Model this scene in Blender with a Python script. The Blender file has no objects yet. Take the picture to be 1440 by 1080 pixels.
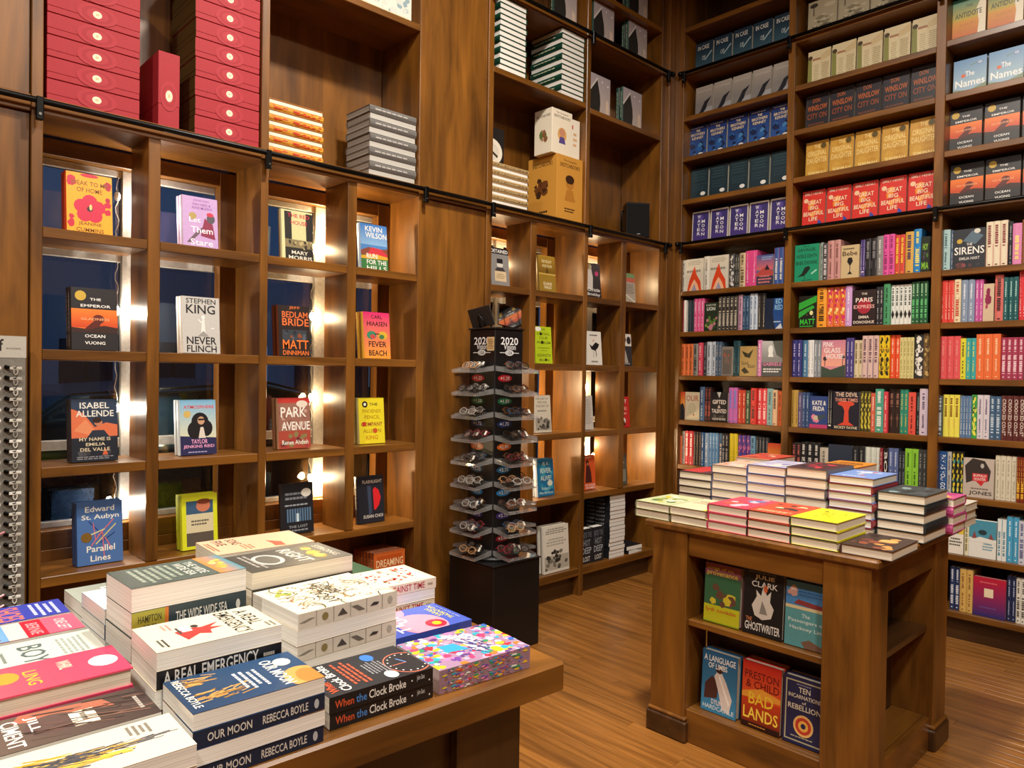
import bpy, math, random
from mathutils import Matrix, Vector
from math import cos, sin, pi

# ---------------------------------------------------------------- camera
FPX, YAW, PIT, ROL = 1032.3, .763755, .013836, -.0148018
H = 1.42                       # eye height; X runs along the window wall, Y along the book wall
sc = bpy.context.scene
_B = Matrix(((cos(YAW), -sin(YAW), 0), (0, 0, 1), (-sin(YAW), -cos(YAW), 0)))
W2C = Matrix.Rotation(ROL, 3, 'Z') @ Matrix.Rotation(PIT, 3, 'X') @ _B
cd = bpy.data.cameras.new('camera'); cam = bpy.data.objects.new('camera', cd)
sc.collection.objects.link(cam); sc.camera = cam
cd.sensor_width = 36; cd.sensor_fit = 'HORIZONTAL'; cd.lens = FPX / 1440 * 36
cd.clip_start = .02; cd.clip_end = 200
cam.matrix_world = Matrix.Translation((0, 0, H)) @ W2C.transposed().to_4x4()

# ---------------------------------------------------------------- world, lamps, exposure
wd = bpy.data.worlds.new('night'); sc.world = wd; wd.use_nodes = True
bg = wd.node_tree.nodes['Background']
bg.inputs[0].default_value = (.016, .036, .08, 1); bg.inputs[1].default_value = 1.3
vs = sc.view_settings
vs.view_transform = 'Standard'; vs.look = 'None'; vs.exposure = .0; vs.gamma = 1
vs.use_curve_mapping = False
sc.cycles.max_bounces = 6; sc.cycles.diffuse_bounces = 3; sc.cycles.glossy_bounces = 3
sc.cycles.transparent_max_bounces = 12; sc.cycles.caustics_reflective = False
sc.cycles.caustics_refractive = False; sc.cycles.sample_clamp_indirect = 6
sc.cycles.use_denoising = True

def ceiling_lamp(x, y, z, power, size, col=(1, .915, .80), spread=170, aim=None):
    l = bpy.data.lights.new('ceiling_lamp_light', 'AREA'); l.shape = 'DISK'; l.size = size
    l.energy = power; l.color = col; l.spread = math.radians(spread)
    o = bpy.data.objects.new('ceiling_lamp_light', l); sc.collection.objects.link(o)
    o.location = (x, y, z)
    if aim:
        o.rotation_euler = (Vector(aim) - Vector((x, y, z))).to_track_quat('-Z', 'Y').to_euler()
    return o
ceiling_lamp(-1.3, .9, 4.5, 115, .3)
ceiling_lamp(.3, -.8, 4.5, 90, .3)
ceiling_lamp(1.8, 1.3, 4.5, 150, .3)
ceiling_lamp(2.1, -1.0, 4.5, 60, .3)
ceiling_lamp(-1.5, -1.8, 4.5, 60, .3)

# ---------------------------------------------------------------- helpers
def lin(c):
    return tuple(((v / 12.92) if v <= .04045 else ((v + .055) / 1.055) ** 2.4) for v in c)
def C(h):
    if not isinstance(h, str): return h
    if len(h) == 3: h = ''.join(x * 2 for x in h)
    return lin([int(h[i:i + 2], 16) / 255 for i in (0, 2, 4)])
def ray(px, py):
    return W2C.transposed() @ Vector((px - 720, 540 - py, -FPX)).normalized()
EYE = Vector((0, 0, H))
def onY(px, py, Y): d = ray(px, py); return EYE + d * (Y / d.y)
def onX(px, py, X): d = ray(px, py); return EYE + d * (X / d.x)
def onZ(px, py, Z): d = ray(px, py); return EYE + d * ((Z - H) / d.z)

def nodes(name):
    m = bpy.data.materials.new(name); m.use_nodes = True
    nt = m.node_tree; b = nt.nodes['Principled BSDF']
    return m, nt, b
def plain(name, col, rough=.5, metal=0, spec=.5, bump=0, scale=60, var=.12):
    """one colour with a faint procedural mottling"""
    m, nt, b = nodes(name); c = C(col)
    tc = nt.nodes.new('ShaderNodeTexCoord'); nz = nt.nodes.new('ShaderNodeTexNoise')
    nz.inputs['Scale'].default_value = scale; nz.inputs['Detail'].default_value = 3
    nt.links.new(tc.outputs['Object'], nz.inputs['Vector'])
    r = nt.nodes.new('ShaderNodeValToRGB')
    r.color_ramp.elements[0].position = .3; r.color_ramp.elements[1].position = .7
    r.color_ramp.elements[0].color = (*[x * (1 - var) for x in c], 1)
    r.color_ramp.elements[1].color = (*[min(1, x * (1 + var)) for x in c], 1)
    nt.links.new(nz.outputs['Fac'], r.inputs['Fac']); nt.links.new(r.outputs['Color'], b.inputs['Base Color'])
    b.inputs['Roughness'].default_value = rough; b.inputs['Metallic'].default_value = metal
    b.inputs['Specular IOR Level'].default_value = spec
    if bump:
        bp = nt.nodes.new('ShaderNodeBump'); bp.inputs['Strength'].default_value = bump; bp.inputs['Distance'].default_value = .002
        nt.links.new(nz.outputs['Fac'], bp.inputs['Height']); nt.links.new(bp.outputs['Normal'], b.inputs['Normal'])
    return m
def wood(name, axis, dark, light, rough=.38, stretch=7, fine=45, per_object=.0, coat=.35, grain=.2):
    """stained wood; the grain runs along the given axis"""
    m, nt, b = nodes(name); N = nt.nodes.new; K = nt.links.new
    tc = N('ShaderNodeTexCoord'); mp = N('ShaderNodeMapping')
    s = [stretch] * 3; s[axis] = 1.1
    mp.inputs['Scale'].default_value = s
    K(tc.outputs['Object'], mp.inputs['Vector'])
    if per_object:
        oi = N('ShaderNodeObjectInfo'); ml = N('ShaderNodeVectorMath'); ml.operation = 'SCALE'
        cx = N('ShaderNodeCombineXYZ')
        for i in range(3): K(oi.outputs['Random'], cx.inputs[i])
        K(cx.outputs[0], ml.inputs[0]); ml.inputs['Scale'].default_value = 37
        K(ml.outputs[0], mp.inputs['Location'])
    n1 = N('ShaderNodeTexNoise'); n1.inputs['Scale'].default_value = 1.6; n1.inputs['Detail'].default_value = 5
    n1.inputs['Distortion'].default_value = .6
    K(mp.outputs[0], n1.inputs['Vector'])
    mp2 = N('ShaderNodeMapping'); s2 = [fine] * 3; s2[axis] = 2.2
    mp2.inputs['Scale'].default_value = s2; K(tc.outputs['Object'], mp2.inputs['Vector'])
    n2 = N('ShaderNodeTexNoise'); n2.inputs['Scale'].default_value = 2; n2.inputs['Detail'].default_value = 4
    K(mp2.outputs[0], n2.inputs['Vector'])
    mx = N('ShaderNodeMath'); mx.operation = 'MULTIPLY_ADD'; mx.inputs[1].default_value = grain
    K(n2.outputs['Fac'], mx.inputs[0]); K(n1.outputs['Fac'], mx.inputs[2])
    r = N('ShaderNodeValToRGB'); r.color_ramp.elements[0].position = .38; r.color_ramp.elements[1].position = .86
    r.color_ramp.elements[0].color = (*C(dark), 1); r.color_ramp.elements[1].color = (*C(light), 1)
    K(mx.outputs[0], r.inputs['Fac'])
    out = r.outputs['Color']
    if per_object:
        hs = N('ShaderNodeHueSaturation'); mr = N('ShaderNodeMapRange')
        mr.inputs['To Min'].default_value = 1 - per_object; mr.inputs['To Max'].default_value = 1 + per_object
        K(oi.outputs['Random'], mr.inputs['Value']); K(mr.outputs[0], hs.inputs['Value']); K(out, hs.inputs['Color'])
        out = hs.outputs['Color']
    K(out, b.inputs['Base Color'])
    b.inputs['Roughness'].default_value = rough; b.inputs['Coat Weight'].default_value = coat
    b.inputs['Coat Roughness'].default_value = .28
    bp = N('ShaderNodeBump'); bp.inputs['Strength'].default_value = .08; bp.inputs['Distance'].default_value = .001
    K(n2.outputs['Fac'], bp.inputs['Height']); K(bp.outputs['Normal'], b.inputs['Normal'])
    return m
def emit(name, col, strength):
    m, nt, b = nodes(name)
    b.inputs['Base Color'].default_value = (*C(col), 1)
    b.inputs['Emission Color'].default_value = (*C(col), 1); b.inputs['Emission Strength'].default_value = strength
    return m
def print_mat(name, rough, spec=.5, coat=0):
    """printed paper: the ink is the mesh's colour attribute, with a faint paper mottling"""
    m, nt, b = nodes(name); N = nt.nodes.new; K = nt.links.new
    at = N('ShaderNodeVertexColor'); at.layer_name = 'ink'
    tc = N('ShaderNodeTexCoord'); nz = N('ShaderNodeTexNoise'); nz.inputs['Scale'].default_value = 90
    K(tc.outputs['Object'], nz.inputs['Vector'])
    mr = N('ShaderNodeMapRange'); mr.inputs['To Min'].default_value = .9; mr.inputs['To Max'].default_value = 1.06
    K(nz.outputs['Fac'], mr.inputs['Value'])
    hs = N('ShaderNodeHueSaturation'); K(at.outputs['Color'], hs.inputs['Color']); K(mr.outputs[0], hs.inputs['Value'])
    K(hs.outputs['Color'], b.inputs['Base Color'])
    b.inputs['Roughness'].default_value = rough; b.inputs['Specular IOR Level'].default_value = spec
    b.inputs['Coat Weight'].default_value = coat
    return m
def page_mat(name, c0, c1):
    """edges of stacked leaves: fine lines across the thickness"""
    m, nt, b = nodes(name); N = nt.nodes.new; K = nt.links.new
    tc = N('ShaderNodeTexCoord'); mp = N('ShaderNodeMapping'); mp.inputs['Scale'].default_value = (1.5, 420, 1.5)
    K(tc.outputs['Object'], mp.inputs['Vector'])
    nz = N('ShaderNodeTexNoise'); nz.inputs['Scale'].default_value = 1; nz.inputs['Detail'].default_value = 3
    K(mp.outputs[0], nz.inputs['Vector'])
    r = N('ShaderNodeValToRGB'); r.color_ramp.elements[0].position = .3; r.color_ramp.elements[1].position = .62
    r.color_ramp.elements[0].color = (*C(c0), 1); r.color_ramp.elements[1].color = (*C(c1), 1)
    K(nz.outputs['Fac'], r.inputs['Fac']); K(r.outputs['Color'], b.inputs['Base Color'])
    b.inputs['Roughness'].default_value = .85
    return m
WD, WL = '4e2e0a', '8f5b1e'
WOOD = [wood('stained_wood_along_x', 0, WD, WL), wood('stained_wood_along_y', 1, WD, WL), wood('stained_wood_along_z', 2, WD, WL)]
DARKWOOD = [wood('dark_stained_wood_along_%s' % 'xyz'[i], i, '2c1808', '4e3012') for i in range(3)]
FLOORWOOD = wood('oak_strip_floor', 1, '60380f', 'a36b2f', rough=.36, stretch=24, fine=70, per_object=.14, coat=.3, grain=.3)
PRINT = print_mat('printed_cover', .42); GLOSS = print_mat('glossy_printed_cover', .22, .5, .3)
CLOTH = print_mat('matte_printed_board', .65, .3)
PAGES = page_mat('page_edges', 'cdbfa6', 'f0e6d3'); WPAGES = page_mat('white_page_edges', 'd3cfc7', 'f6f2ea')
BLACK = plain('black_powder_coat', '0b0b0d', .42, 0, .5, .1, 300, .1)
BLACKM = plain('black_metal', '0d0c0c', .35, .6)
WHITEPAINT = plain('window_paint', 'aaa49a', .45)
METAL = plain('brushed_metal', 'b8b4ac', .25, 1)

def tag(o, label=None, cat=None, group=None, kind=None):
    if label: o['label'] = label
    if cat: o['category'] = cat
    if group: o['group'] = group
    if kind: o['kind'] = kind
    return o
ORD = ['first', 'second', 'third', 'fourth', 'fifth', 'sixth', 'seventh', 'eighth', 'ninth', 'tenth', 'eleventh', 'twelfth', 'thirteenth', 'fourteenth', 'fifteenth', 'sixteenth', 'seventeenth']
def which(label, tail):
    """a label that says which of a set this one is, if it stays short enough"""
    out = label + ', ' + tail
    return out if len(out.replace('-', ' ').split()) <= 16 else label
def from_top(label, i, n):
    return which(label, 'topmost of its stack' if i == n - 1 else ORD[n - 1 - i] + ' from the top')
def link(o, parent=None):
    sc.collection.objects.link(o)
    if parent: o.parent = parent
    return o
def empty(name, loc=(0, 0, 0), label=None, cat=None, group=None, parent=None, mat=None):
    o = bpy.data.objects.new(name, None); o.empty_display_size = .05
    if mat is not None: o.matrix_world = mat
    else: o.location = loc
    link(o, parent)
    return tag(o, label, cat, group)

class MB:
    """collects polygons, each with an ink colour"""
    def __init__(s): s.v = []; s.f = []; s.c = []
    def poly(s, pts, col=None):
        i = len(s.v); s.v += [tuple(p) for p in pts]; s.f.append(tuple(range(i, i + len(pts)))); s.c.append(col)
    def tris(s, pts, faces, col):
        i = len(s.v); s.v += pts
        for f in faces: s.f.append(tuple(i + k for k in f)); s.c.append(col)
    def box(s, x0, x1, y0, y1, z0, z1, ch=0, col=None):
        if ch <= 0:
            i = len(s.v)
            s.v += [(x, y, z) for x in (x0, x1) for y in (y0, y1) for z in (z0, z1)]
            for f in ((0, 1, 3, 2), (4, 6, 7, 5), (0, 4, 5, 1), (2, 3, 7, 6), (0, 2, 6, 4), (1, 5, 7, 3)):
                s.f.append(tuple(i + k for k in f)); s.c.append(col)
            return s
        ch = min(ch, (x1 - x0) / 3, (y1 - y0) / 3, (z1 - z0) / 3)
        lo, hi = (x0, y0, z0), (x1, y1, z1); idx = {}
        for a in (0, 1):
            for b_ in (0, 1):
                for d in (0, 1):
                    for ax in range(3):
                        p = []
                        for k, bit in enumerate((a, b_, d)):
                            q = hi[k] if bit else lo[k]
                            if k != ax: q += -ch if bit else ch
                            p.append(q)
                        idx[(a, b_, d, ax)] = len(s.v); s.v.append(tuple(p))
        def add(ids): s.f.append(tuple(ids)); s.c.append(col)
        for ax in range(3):
            o = [k for k in range(3) if k != ax]
            for side in (0, 1):
                q = []
                for u, w in ((0, 0), (1, 0), (1, 1), (0, 1)):
                    k = [0, 0, 0]; k[ax] = side; k[o[0]] = u; k[o[1]] = w
                    q.append(idx[(*k, ax)])
                flip = (side == 1) if ax != 1 else (side == 0)
                add(q if flip else q[::-1])
        for e in range(3):
            o = [k for k in range(3) if k != e]
            for u in (0, 1):
                for w in (0, 1):
                    k0 = [0, 0, 0]; k0[o[0]] = u; k0[o[1]] = w
                    k1 = list(k0); k1[e] = 1
                    add([idx[(*k0, o[0])], idx[(*k1, o[0])], idx[(*k1, o[1])], idx[(*k0, o[1])]])
        for a in (0, 1):
            for b_ in (0, 1):
                for d in (0, 1): add([idx[(a, b_, d, 0)], idx[(a, b_, d, 1)], idx[(a, b_, d, 2)]])
        return s
    def prism(s, pts, axis, a0, a1, col=None):
        """extrude a 2D outline along an axis"""
        n = len(pts); i = len(s.v)
        def mk(p, a):
            q = list(p); q.insert(axis, a); return tuple(q)
        s.v += [mk(p, a0) for p in pts] + [mk(p, a1) for p in pts]
        for k in range(n):
            j = (k + 1) % n; s.f.append((i + k, i + j, i + n + j, i + n + k)); s.c.append(col)
        s.f.append(tuple(i + k for k in range(n))[::-1]); s.c.append(col)
        s.f.append(tuple(i + n + k for k in range(n))); s.c.append(col)
        return s
    def tube(s, pts, r, n=6, col=None):
        pts = [Vector(p) for p in pts]; i = len(s.v); m = len(pts)
        rs = r if isinstance(r, (list, tuple)) else [r] * m
        up = None
        for k, p in enumerate(pts):
            d = (pts[min(k + 1, m - 1)] - pts[max(k - 1, 0)]).normalized()
            if up is None:
                up = d.orthogonal().normalized()
            up = (up - d * up.dot(d)).normalized(); w = d.cross(up)
            for q in range(n):
                a = 2 * pi * q / n; s.v.append(tuple(p + (up * cos(a) + w * sin(a)) * rs[k]))
        for k in range(m - 1):
            for q in range(n):
                j = (q + 1) % n
                s.f.append((i + k * n + q, i + k * n + j, i + (k + 1) * n + j, i + (k + 1) * n + q)); s.c.append(col)
        s.f.append(tuple(i + q for q in range(n))[::-1]); s.c.append(col)
        s.f.append(tuple(i + (m - 1) * n + q for q in range(n))); s.c.append(col)
        return s
    def lathe(s, prof, n=24, col=None, cx=0, cy=0):
        i = len(s.v); m = len(prof)
        for r, z in prof:
            for q in range(n):
                a = 2 * pi * q / n; s.v.append((cx + r * cos(a), cy + r * sin(a), z))
        for k in range(m - 1):
            for q in range(n):
                j = (q + 1) % n
                s.f.append((i + k * n + q, i + k * n + j, i + (k + 1) * n + j, i + (k + 1) * n + q)); s.c.append(col)
        s.f.append(tuple(i + q for q in range(n))[::-1]); s.c.append(col)
        s.f.append(tuple(i + (m - 1) * n + q for q in range(n))); s.c.append(col)
        return s
    def mesh(s, name, mat):
        me = bpy.data.meshes.new(name); me.from_pydata(s.v, [], s.f)
        if any(c is not None for c in s.c):
            at = me.color_attributes.new('ink', 'FLOAT_COLOR', 'CORNER'); data = []
            for f, c in zip(s.f, s.c):
                if c is None: c = (.5, .5, .5)
                if isinstance(c[0], (tuple, list)):
                    for q in c: data += [*q, 1]
                else: data += [*c, 1] * len(f)
            at.data.foreach_set('color', data)
        me.materials.append(mat); me.update()
        return me
    def build(s, name, mat, parent=None, smooth=False):
        me = s.mesh(name, mat)
        if smooth: me.polygons.foreach_set('use_smooth', [True] * len(me.polygons))
        return link(bpy.data.objects.new(name, me), parent)
def box(name, mat, x0, x1, y0, y1, z0, z1, parent=None, ch=.0025):
    return MB().box(x0, x1, y0, y1, z0, z1, ch).build(name, mat, parent)

# ---------------------------------------------------------------- lettering
_txt = {}
def glyphs(s):
    """triangles of a word, scaled to a unit box"""
    if s in _txt: return _txt[s]
    cu = bpy.data.curves.new('lettering', 'FONT'); cu.body = s; cu.resolution_u = 2; cu.offset = .012
    cu.align_x = 'LEFT'; cu.space_line = .85
    o = bpy.data.objects.new('lettering', cu); me = o.to_mesh()
    vs = [tuple(v.co)[:2] for v in me.vertices]; fs = [tuple(p.vertices) for p in me.polygons]
    o.to_mesh_clear(); bpy.data.objects.remove(o); bpy.data.curves.remove(cu)
    if not vs: _txt[s] = ([], []); return _txt[s]
    x0 = min(v[0] for v in vs); x1 = max(v[0] for v in vs); y0 = min(v[1] for v in vs); y1 = max(v[1] for v in vs)
    _txt[s] = ([((v[0] - x0) / (x1 - x0), (v[1] - y0) / (y1 - y0)) for v in vs], fs)
    return _txt[s]
# art items, all in 0..1 of the printed face (y up)
def R(x0, y0, x1, y1, c): return ('p', [(x0, y0), (x1, y0), (x1, y1), (x0, y1)], C(c))
def G(x0, y0, x1, y1, top, bot): return ('p', [(x0, y0), (x1, y0), (x1, y1), (x0, y1)], [C(bot), C(bot), C(top), C(top)])
def E(cx, cy, rx, ry, c, n=16): return ('p', [(cx + rx * cos(2 * pi * k / n), cy + ry * sin(2 * pi * k / n)) for k in range(n)], C(c))
def P(pts, c): return ('p', pts, C(c))
def L(x0, y0, x1, y1, w, c):
    dx, dy = x1 - x0, y1 - y0; l = math.hypot(dx, dy) or 1; nx, ny = -dy / l * w / 2, dx / l * w / 2
    return ('p', [(x0 - nx, y0 - ny), (x1 - nx, y1 - ny), (x1 + nx, y1 + ny), (x0 + nx, y0 + ny)], C(c))
def T(s, x0, y0, x1, y1, c): return ('t', s, x0, y0, x1, y1, C(c))
def TV(s, x0, y0, x1, y1, c): return ('v', s, x0, y0, x1, y1, C(c))     # turned to read downwards
def BARS(x0, y0, x1, y1, n, c, seed=1):
    """lines of print too small to read"""
    rr = random.Random(seed); out = []; h = (y1 - y0) / n
    for k in range(n):
        x = x0 + rr.random() * .12 * (x1 - x0); e = x1 - rr.random() * .15 * (x1 - x0)
        while x < e:
            w = (.06 + rr.random() * .12) * (x1 - x0); out.append(R(x, y0 + (k + .25) * h, min(e, x + w), y0 + (k + .75) * h, c)); x += w + .025 * (x1 - x0)
    return out
def FLOWER(cx, cy, r, c, mid, a=1.5):
    out = []
    for k in range(5):
        t = 2 * pi * k / 5 + .3; out.append(E(cx + r * .55 * cos(t), cy + r * .55 * sin(t) / a, r * .5, r * .5 / a, c, 12))
    return out + [E(cx, cy, r * .2, r * .2 / a, mid, 8)]
def BLOBS(x0, y0, x1, y1, n, cols, r0, r1, seed=1, asp=1.5):
    rr = random.Random(seed); out = []
    for k in range(n):
        r = r0 + (r1 - r0) * rr.random(); m = rr.randint(5, 8); x = x0 + r + (x1 - x0 - 2 * r) * rr.random()
        y = y0 + r / asp + (y1 - y0 - 2 * r / asp) * rr.random(); ph = rr.random() * 6
        out.append(P([(x + r * (.6 + .4 * rr.random()) * cos(ph + 2 * pi * q / m), y + r / asp * (.6 + .4 * rr.random()) * sin(ph + 2 * pi * q / m)) for q in range(m)], rr.choice(cols)))
    return out
def STROKES(x0, y0, x1, y1, n, cols, l, w, ang, spread, seed=1):
    """loose brush or pen strokes"""
    rr = random.Random(seed); out = []
    for k in range(n):
        x, y = x0 + (x1 - x0) * rr.random(), y0 + (y1 - y0) * rr.random(); a = ang + spread * (rr.random() - .5); h = l * (.4 + rr.random()) / 2
        out.append(L(x - h * cos(a), y - h * sin(a), x + h * cos(a), y + h * sin(a), w * (.5 + rr.random()), rr.choice(cols)))
    return out
def CURLS(x0, y0, x1, y1, n, cols, r, w, seed=1):
    """curling stems drawn with a fine pen"""
    rr = random.Random(seed); out = []
    for k in range(n):
        x, y = x0 + (x1 - x0) * rr.random(), y0 + (y1 - y0) * rr.random(); a = rr.random() * 6; c = rr.choice(cols); t = rr.uniform(-.8, .8); s = r * (.5 + rr.random())
        for q in range(6):
            nx, ny = x + s / 4 * cos(a), y + s / 4 * sin(a) * .75; out.append(L(x, y, nx, ny, w, c)); x, y = nx, ny; a += t
    return out
def flat(items):
    out = []
    for i in items:
        if isinstance(i, list): out += flat(i)
        else: out.append(i)
    return out
def clip01(pts):
    """trim a printed shape to the edges of its face"""
    for ax, lim, sg in ((0, 0., 1), (0, 1., -1), (1, 0., 1), (1, 1., -1)):
        out = []
        for i, p in enumerate(pts):
            q = pts[i - 1]; dp, dq = (p[ax] - lim) * sg, (q[ax] - lim) * sg
            if (dp >= 0) != (dq >= 0):
                k = dq / (dq - dp); out.append((q[0] + k * (p[0] - q[0]), q[1] + k * (p[1] - q[1])))
            if dp >= 0: out.append(p)
        pts = out
        if len(pts) < 3: return []
    return pts
def ink(mb, items, fmap, eps=5e-5):
    """lay art items on a face; fmap(u, v, d) gives the point d above the face"""
    items = flat(items); eps = min(eps, 6e-4 / max(1, len(items)))
    for k, it in enumerate(items):
        d = 1.2e-4 + eps * k
        if it[0] == 'p':
            pts = it[1] if isinstance(it[2], list) else clip01(it[1])
            if pts: mb.poly([fmap(u, v, d) for u, v in pts], it[2])
        else:
            vs, fs = glyphs(it[1]); x0, y0, x1, y1 = it[2:6]
            if it[0] == 't': q = [(x0 + a * (x1 - x0), y0 + b * (y1 - y0)) for a, b in vs]
            else: q = [(x0 + b * (x1 - x0), y1 - a * (y1 - y0)) for a, b in vs]
            mb.tris([fmap(u, v, d) for u, v in q], fs, it[6])
# ================================================================ setting
YF, XF = 3.08, 4.51            # faces of the window wall and of the book wall
CEIL = 4.62
rnd = random.Random(7)
# floor: subfloor and oak strips
floor = box('floor', DARKWOOD[1], -2.6, XF + .45, -3.0, YF + .45, -.08, -.012, ch=0)
tag(floor, kind='structure')
stripw = .057; x = .62; k = 0; lens = {}
def plank_mesh(l):
    if l not in lens: lens[l] = MB().box(.0003, stripw - .0003, 0, l - .0008, -.012, 0, .0008).mesh('plank', FLOORWOOD)
    return lens[l]
while x < XF + .1:
    lo, hi = (.0, 3.2)
    if x < 1.2: lo = 1.9
    elif x < 2.3: lo = .0
    y = lo - rnd.choice((.0, .3, .6))
    while y < hi:
        l = rnd.choice((.6, .9, 1.2, 1.5)); l = round(min(l, hi - y + .05), 2)
        if l > .04:
            o = link(bpy.data.objects.new('plank', plank_mesh(l)), floor); o.location = (x, y, 0); k += 1
        y += max(l, .05)
    x += stripw
box('floor_underlay', FLOORWOOD, -2.6, .618, -3.0, YF, -.012, -.0005, floor, 0)
box('floor_underlay', FLOORWOOD, .618, XF, -3.0, -.62, -.012, -.0005, floor, 0)
PLASTER = plain('brown_wall_plaster', '6b5238', .85)
for nm, a in (('wall_back', (-2.6, XF + .45, -3.1, -3.0, 0, CEIL)), ('wall_side', (-2.7, -2.6, -3.1, YF + .45, 0, CEIL)),
              ('ceiling', (-2.7, XF + .5, -3.1, YF + .5, CEIL, CEIL + .1))):
    tag(box(nm, PLASTER, *a, ch=0), kind='structure')

# ---------------------------------------------------------------- window wall
SH = (1.925, 1.484, 1.055, .655)         # shelf tops in the lower tier
YB, YW = 3.335, 3.43                     # back of the cubbies, back of the upper tier
def left_bay(name, label, x0, xd, x1, last=None, upper=()):
    """a tall bookcase bay: x0 = (left,right) of the upright, xd = middle divider, x1 = where the next upright begins"""
    b = empty(name, (0, 0, 0), label, 'bookcase')
    z0, z1 = 0, CEIL - .02
    for u in [x0] + ([last] if last else []):
        box('upright', WOOD[2], u[0], u[1], YF, YW, z0, z1, b)
    box('divider', WOOD[2], xd[0], xd[1], YF, YB - .04, SH[3], 2.325, b)
    for z in SH[:3]:
        box('shelf', WOOD[0], x0[1], xd[0], YF + .003, YB, z - .038, z, b)
        box('shelf', WOOD[0], xd[1], x1, YF + .003, YB, z - .038, z, b)
    box('shelf', WOOD[0], x0[1], x1, YF + .003, YB, SH[3] - .038, SH[3], b)
    box('base_shelf', WOOD[0], x0[1], x1, YF + .003, YB, .13, .18, b)
    box('plinth', DARKWOOD[0], x0[0], x1, YF + .05, YB, 0, .13, b)
    box('rail_shelf', WOOD[0], x0[1], x1, YF - .004, YW, 2.325, 2.385, b)
    box('back_panel', WOOD[2], x0[1], x1, YB, YB + .012, .18, .70, b)
    box('back_panel', WOOD[2], x0[1], x1, YW, YW + .012, 2.385, z1, b)
    for z in upper:
        box('shelf', WOOD[0], x0[1], x1, YF + .003, YW, z - .034, z, b)
    return b
left_bay('window_bookcase', 'tall built-in wooden bookcase bay holding the red boxes above its window cubbies', (.568, .605), (.96, 1.006), 1.42, upper=(3.205, 4.05))
left_bay('window_bookcase', 'built-in wooden bookcase bay with the silver wrapped stack above its window cubbies', (1.42, 1.455), (1.853, 1.902), 2.265, last=(2.265, 2.31), upper=(3.205, 4.05))
left_bay('window_bookcase', 'built-in wooden bookcase bay with the brown slipcase above its cubbies', (2.735, 2.776), (3.088, 3.138), 3.572, upper=(3.15, 3.60, 4.05))
left_bay('window_bookcase', 'built-in wooden bookcase bay with the black loudspeaker on its ledge', (3.572, 3.61), (3.958, 4.012), 4.385, last=(4.385, 4.45), upper=(3.13, 3.60, 3.90))
def panel(name, x0, x1):
    w = box(name, WOOD[2], x0, x1, YF + .012, YF + .05, .08, 2.325); tag(w, kind='structure')
    box('panel', WOOD[2], x0, x1, YF + .012, YF + .05, 2.389, CEIL - .02, w)
    box('ledge', WOOD[0], x0, x1, YF - .004, YF + .05, 2.327, 2.387, w)
    box('baseboard', DARKWOOD[0], x0, x1, YF, YF + .05, 0, .08, w)
panel('wall_panel_narrow', 2.312, 2.733)
panel('wall_panel_wide', -2.6, .566)
c = box('trim_1', WOOD[2], 4.452, XF + .02, YF - .02, YF + .03, 0, CEIL - .02); tag(c, kind='structure')
tag(box('wall_window', PLASTER, -2.7, .55, YW + .02, YW + .12, 0, CEIL, ch=0), kind='structure')
tag(box('wall_lintel', PLASTER, .55, XF + .45, YW + .02, YW + .12, 2.36, CEIL, ch=0), kind='structure')
tag(box('wall_below_window', PLASTER, .55, XF + .45, YW + .02, YW + .12, 0, .70, ch=0), kind='structure')

# windows behind the cubbies
m, nt, b = nodes('window_glass'); b.inputs['Base Color'].default_value = (1, 1, 1, 1)
tr = nt.nodes.new('ShaderNodeBsdfTransparent'); tr.inputs[0].default_value = (.86, .93, .97, 1)
gl = nt.nodes.new('ShaderNodeBsdfGlossy'); gl.inputs['Roughness'].default_value = .01
fr = nt.nodes.new('ShaderNodeFresnel'); fr.inputs['IOR'].default_value = 1.7
mx = nt.nodes.new('ShaderNodeMixShader'); nt.links.new(fr.outputs[0], mx.inputs[0])
nt.links.new(tr.outputs[0], mx.inputs[1]); nt.links.new(gl.outputs[0], mx.inputs[2])
nt.links.new(mx.outputs[0], nt.nodes['Material Output'].inputs[0]); GLASS = m
def window(n, x0, xm, x1):
    w = empty('window_%d' % n); tag(w, kind='structure')
    box('casing', WOOD[2], x0, x0 + .035, YB + .002, YB + .06, .70, 2.315, w)
    box('casing', WOOD[2], x1 - .075, x1, YB + .002, YB + .06, .70, 2.315, w)
    box('casing', WOOD[0], x0 + .035, x1 - .075, YB + .004, YB + .06, 2.25, 2.315, w)
    box('sill', WOOD[0], x0 + .035, x1 - .075, YB + .002, YB + .14, .70, .775, w)
    box('mullion', WHITEPAINT, xm - .032, xm + .032, YB + .045, YB + .10, .775, 2.25, w)
    for a, c_ in ((x0 + .035, xm - .032), (xm + .032, x1 - .075)):
        for z0, z1 in ((.775, .80), (1.085, 1.125), (1.865, 1.905), (2.22, 2.25)):
            box('glazing_bar', WHITEPAINT, a, c_, YB + .055, YB + .09, z0, z1, w)
        for z0, z1 in ((.80, 1.085), (1.125, 1.865), (1.905, 2.22)):
            box('pane', GLASS, a, c_, YB + .070, YB + .0735, z0, z1, w, 0)
window(1, .605, .983, 1.42); window(2, 1.455, 1.878, 2.265)
window(3, 2.776, 3.113, 3.572); window(4, 3.61, 3.985, 4.385)

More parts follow.
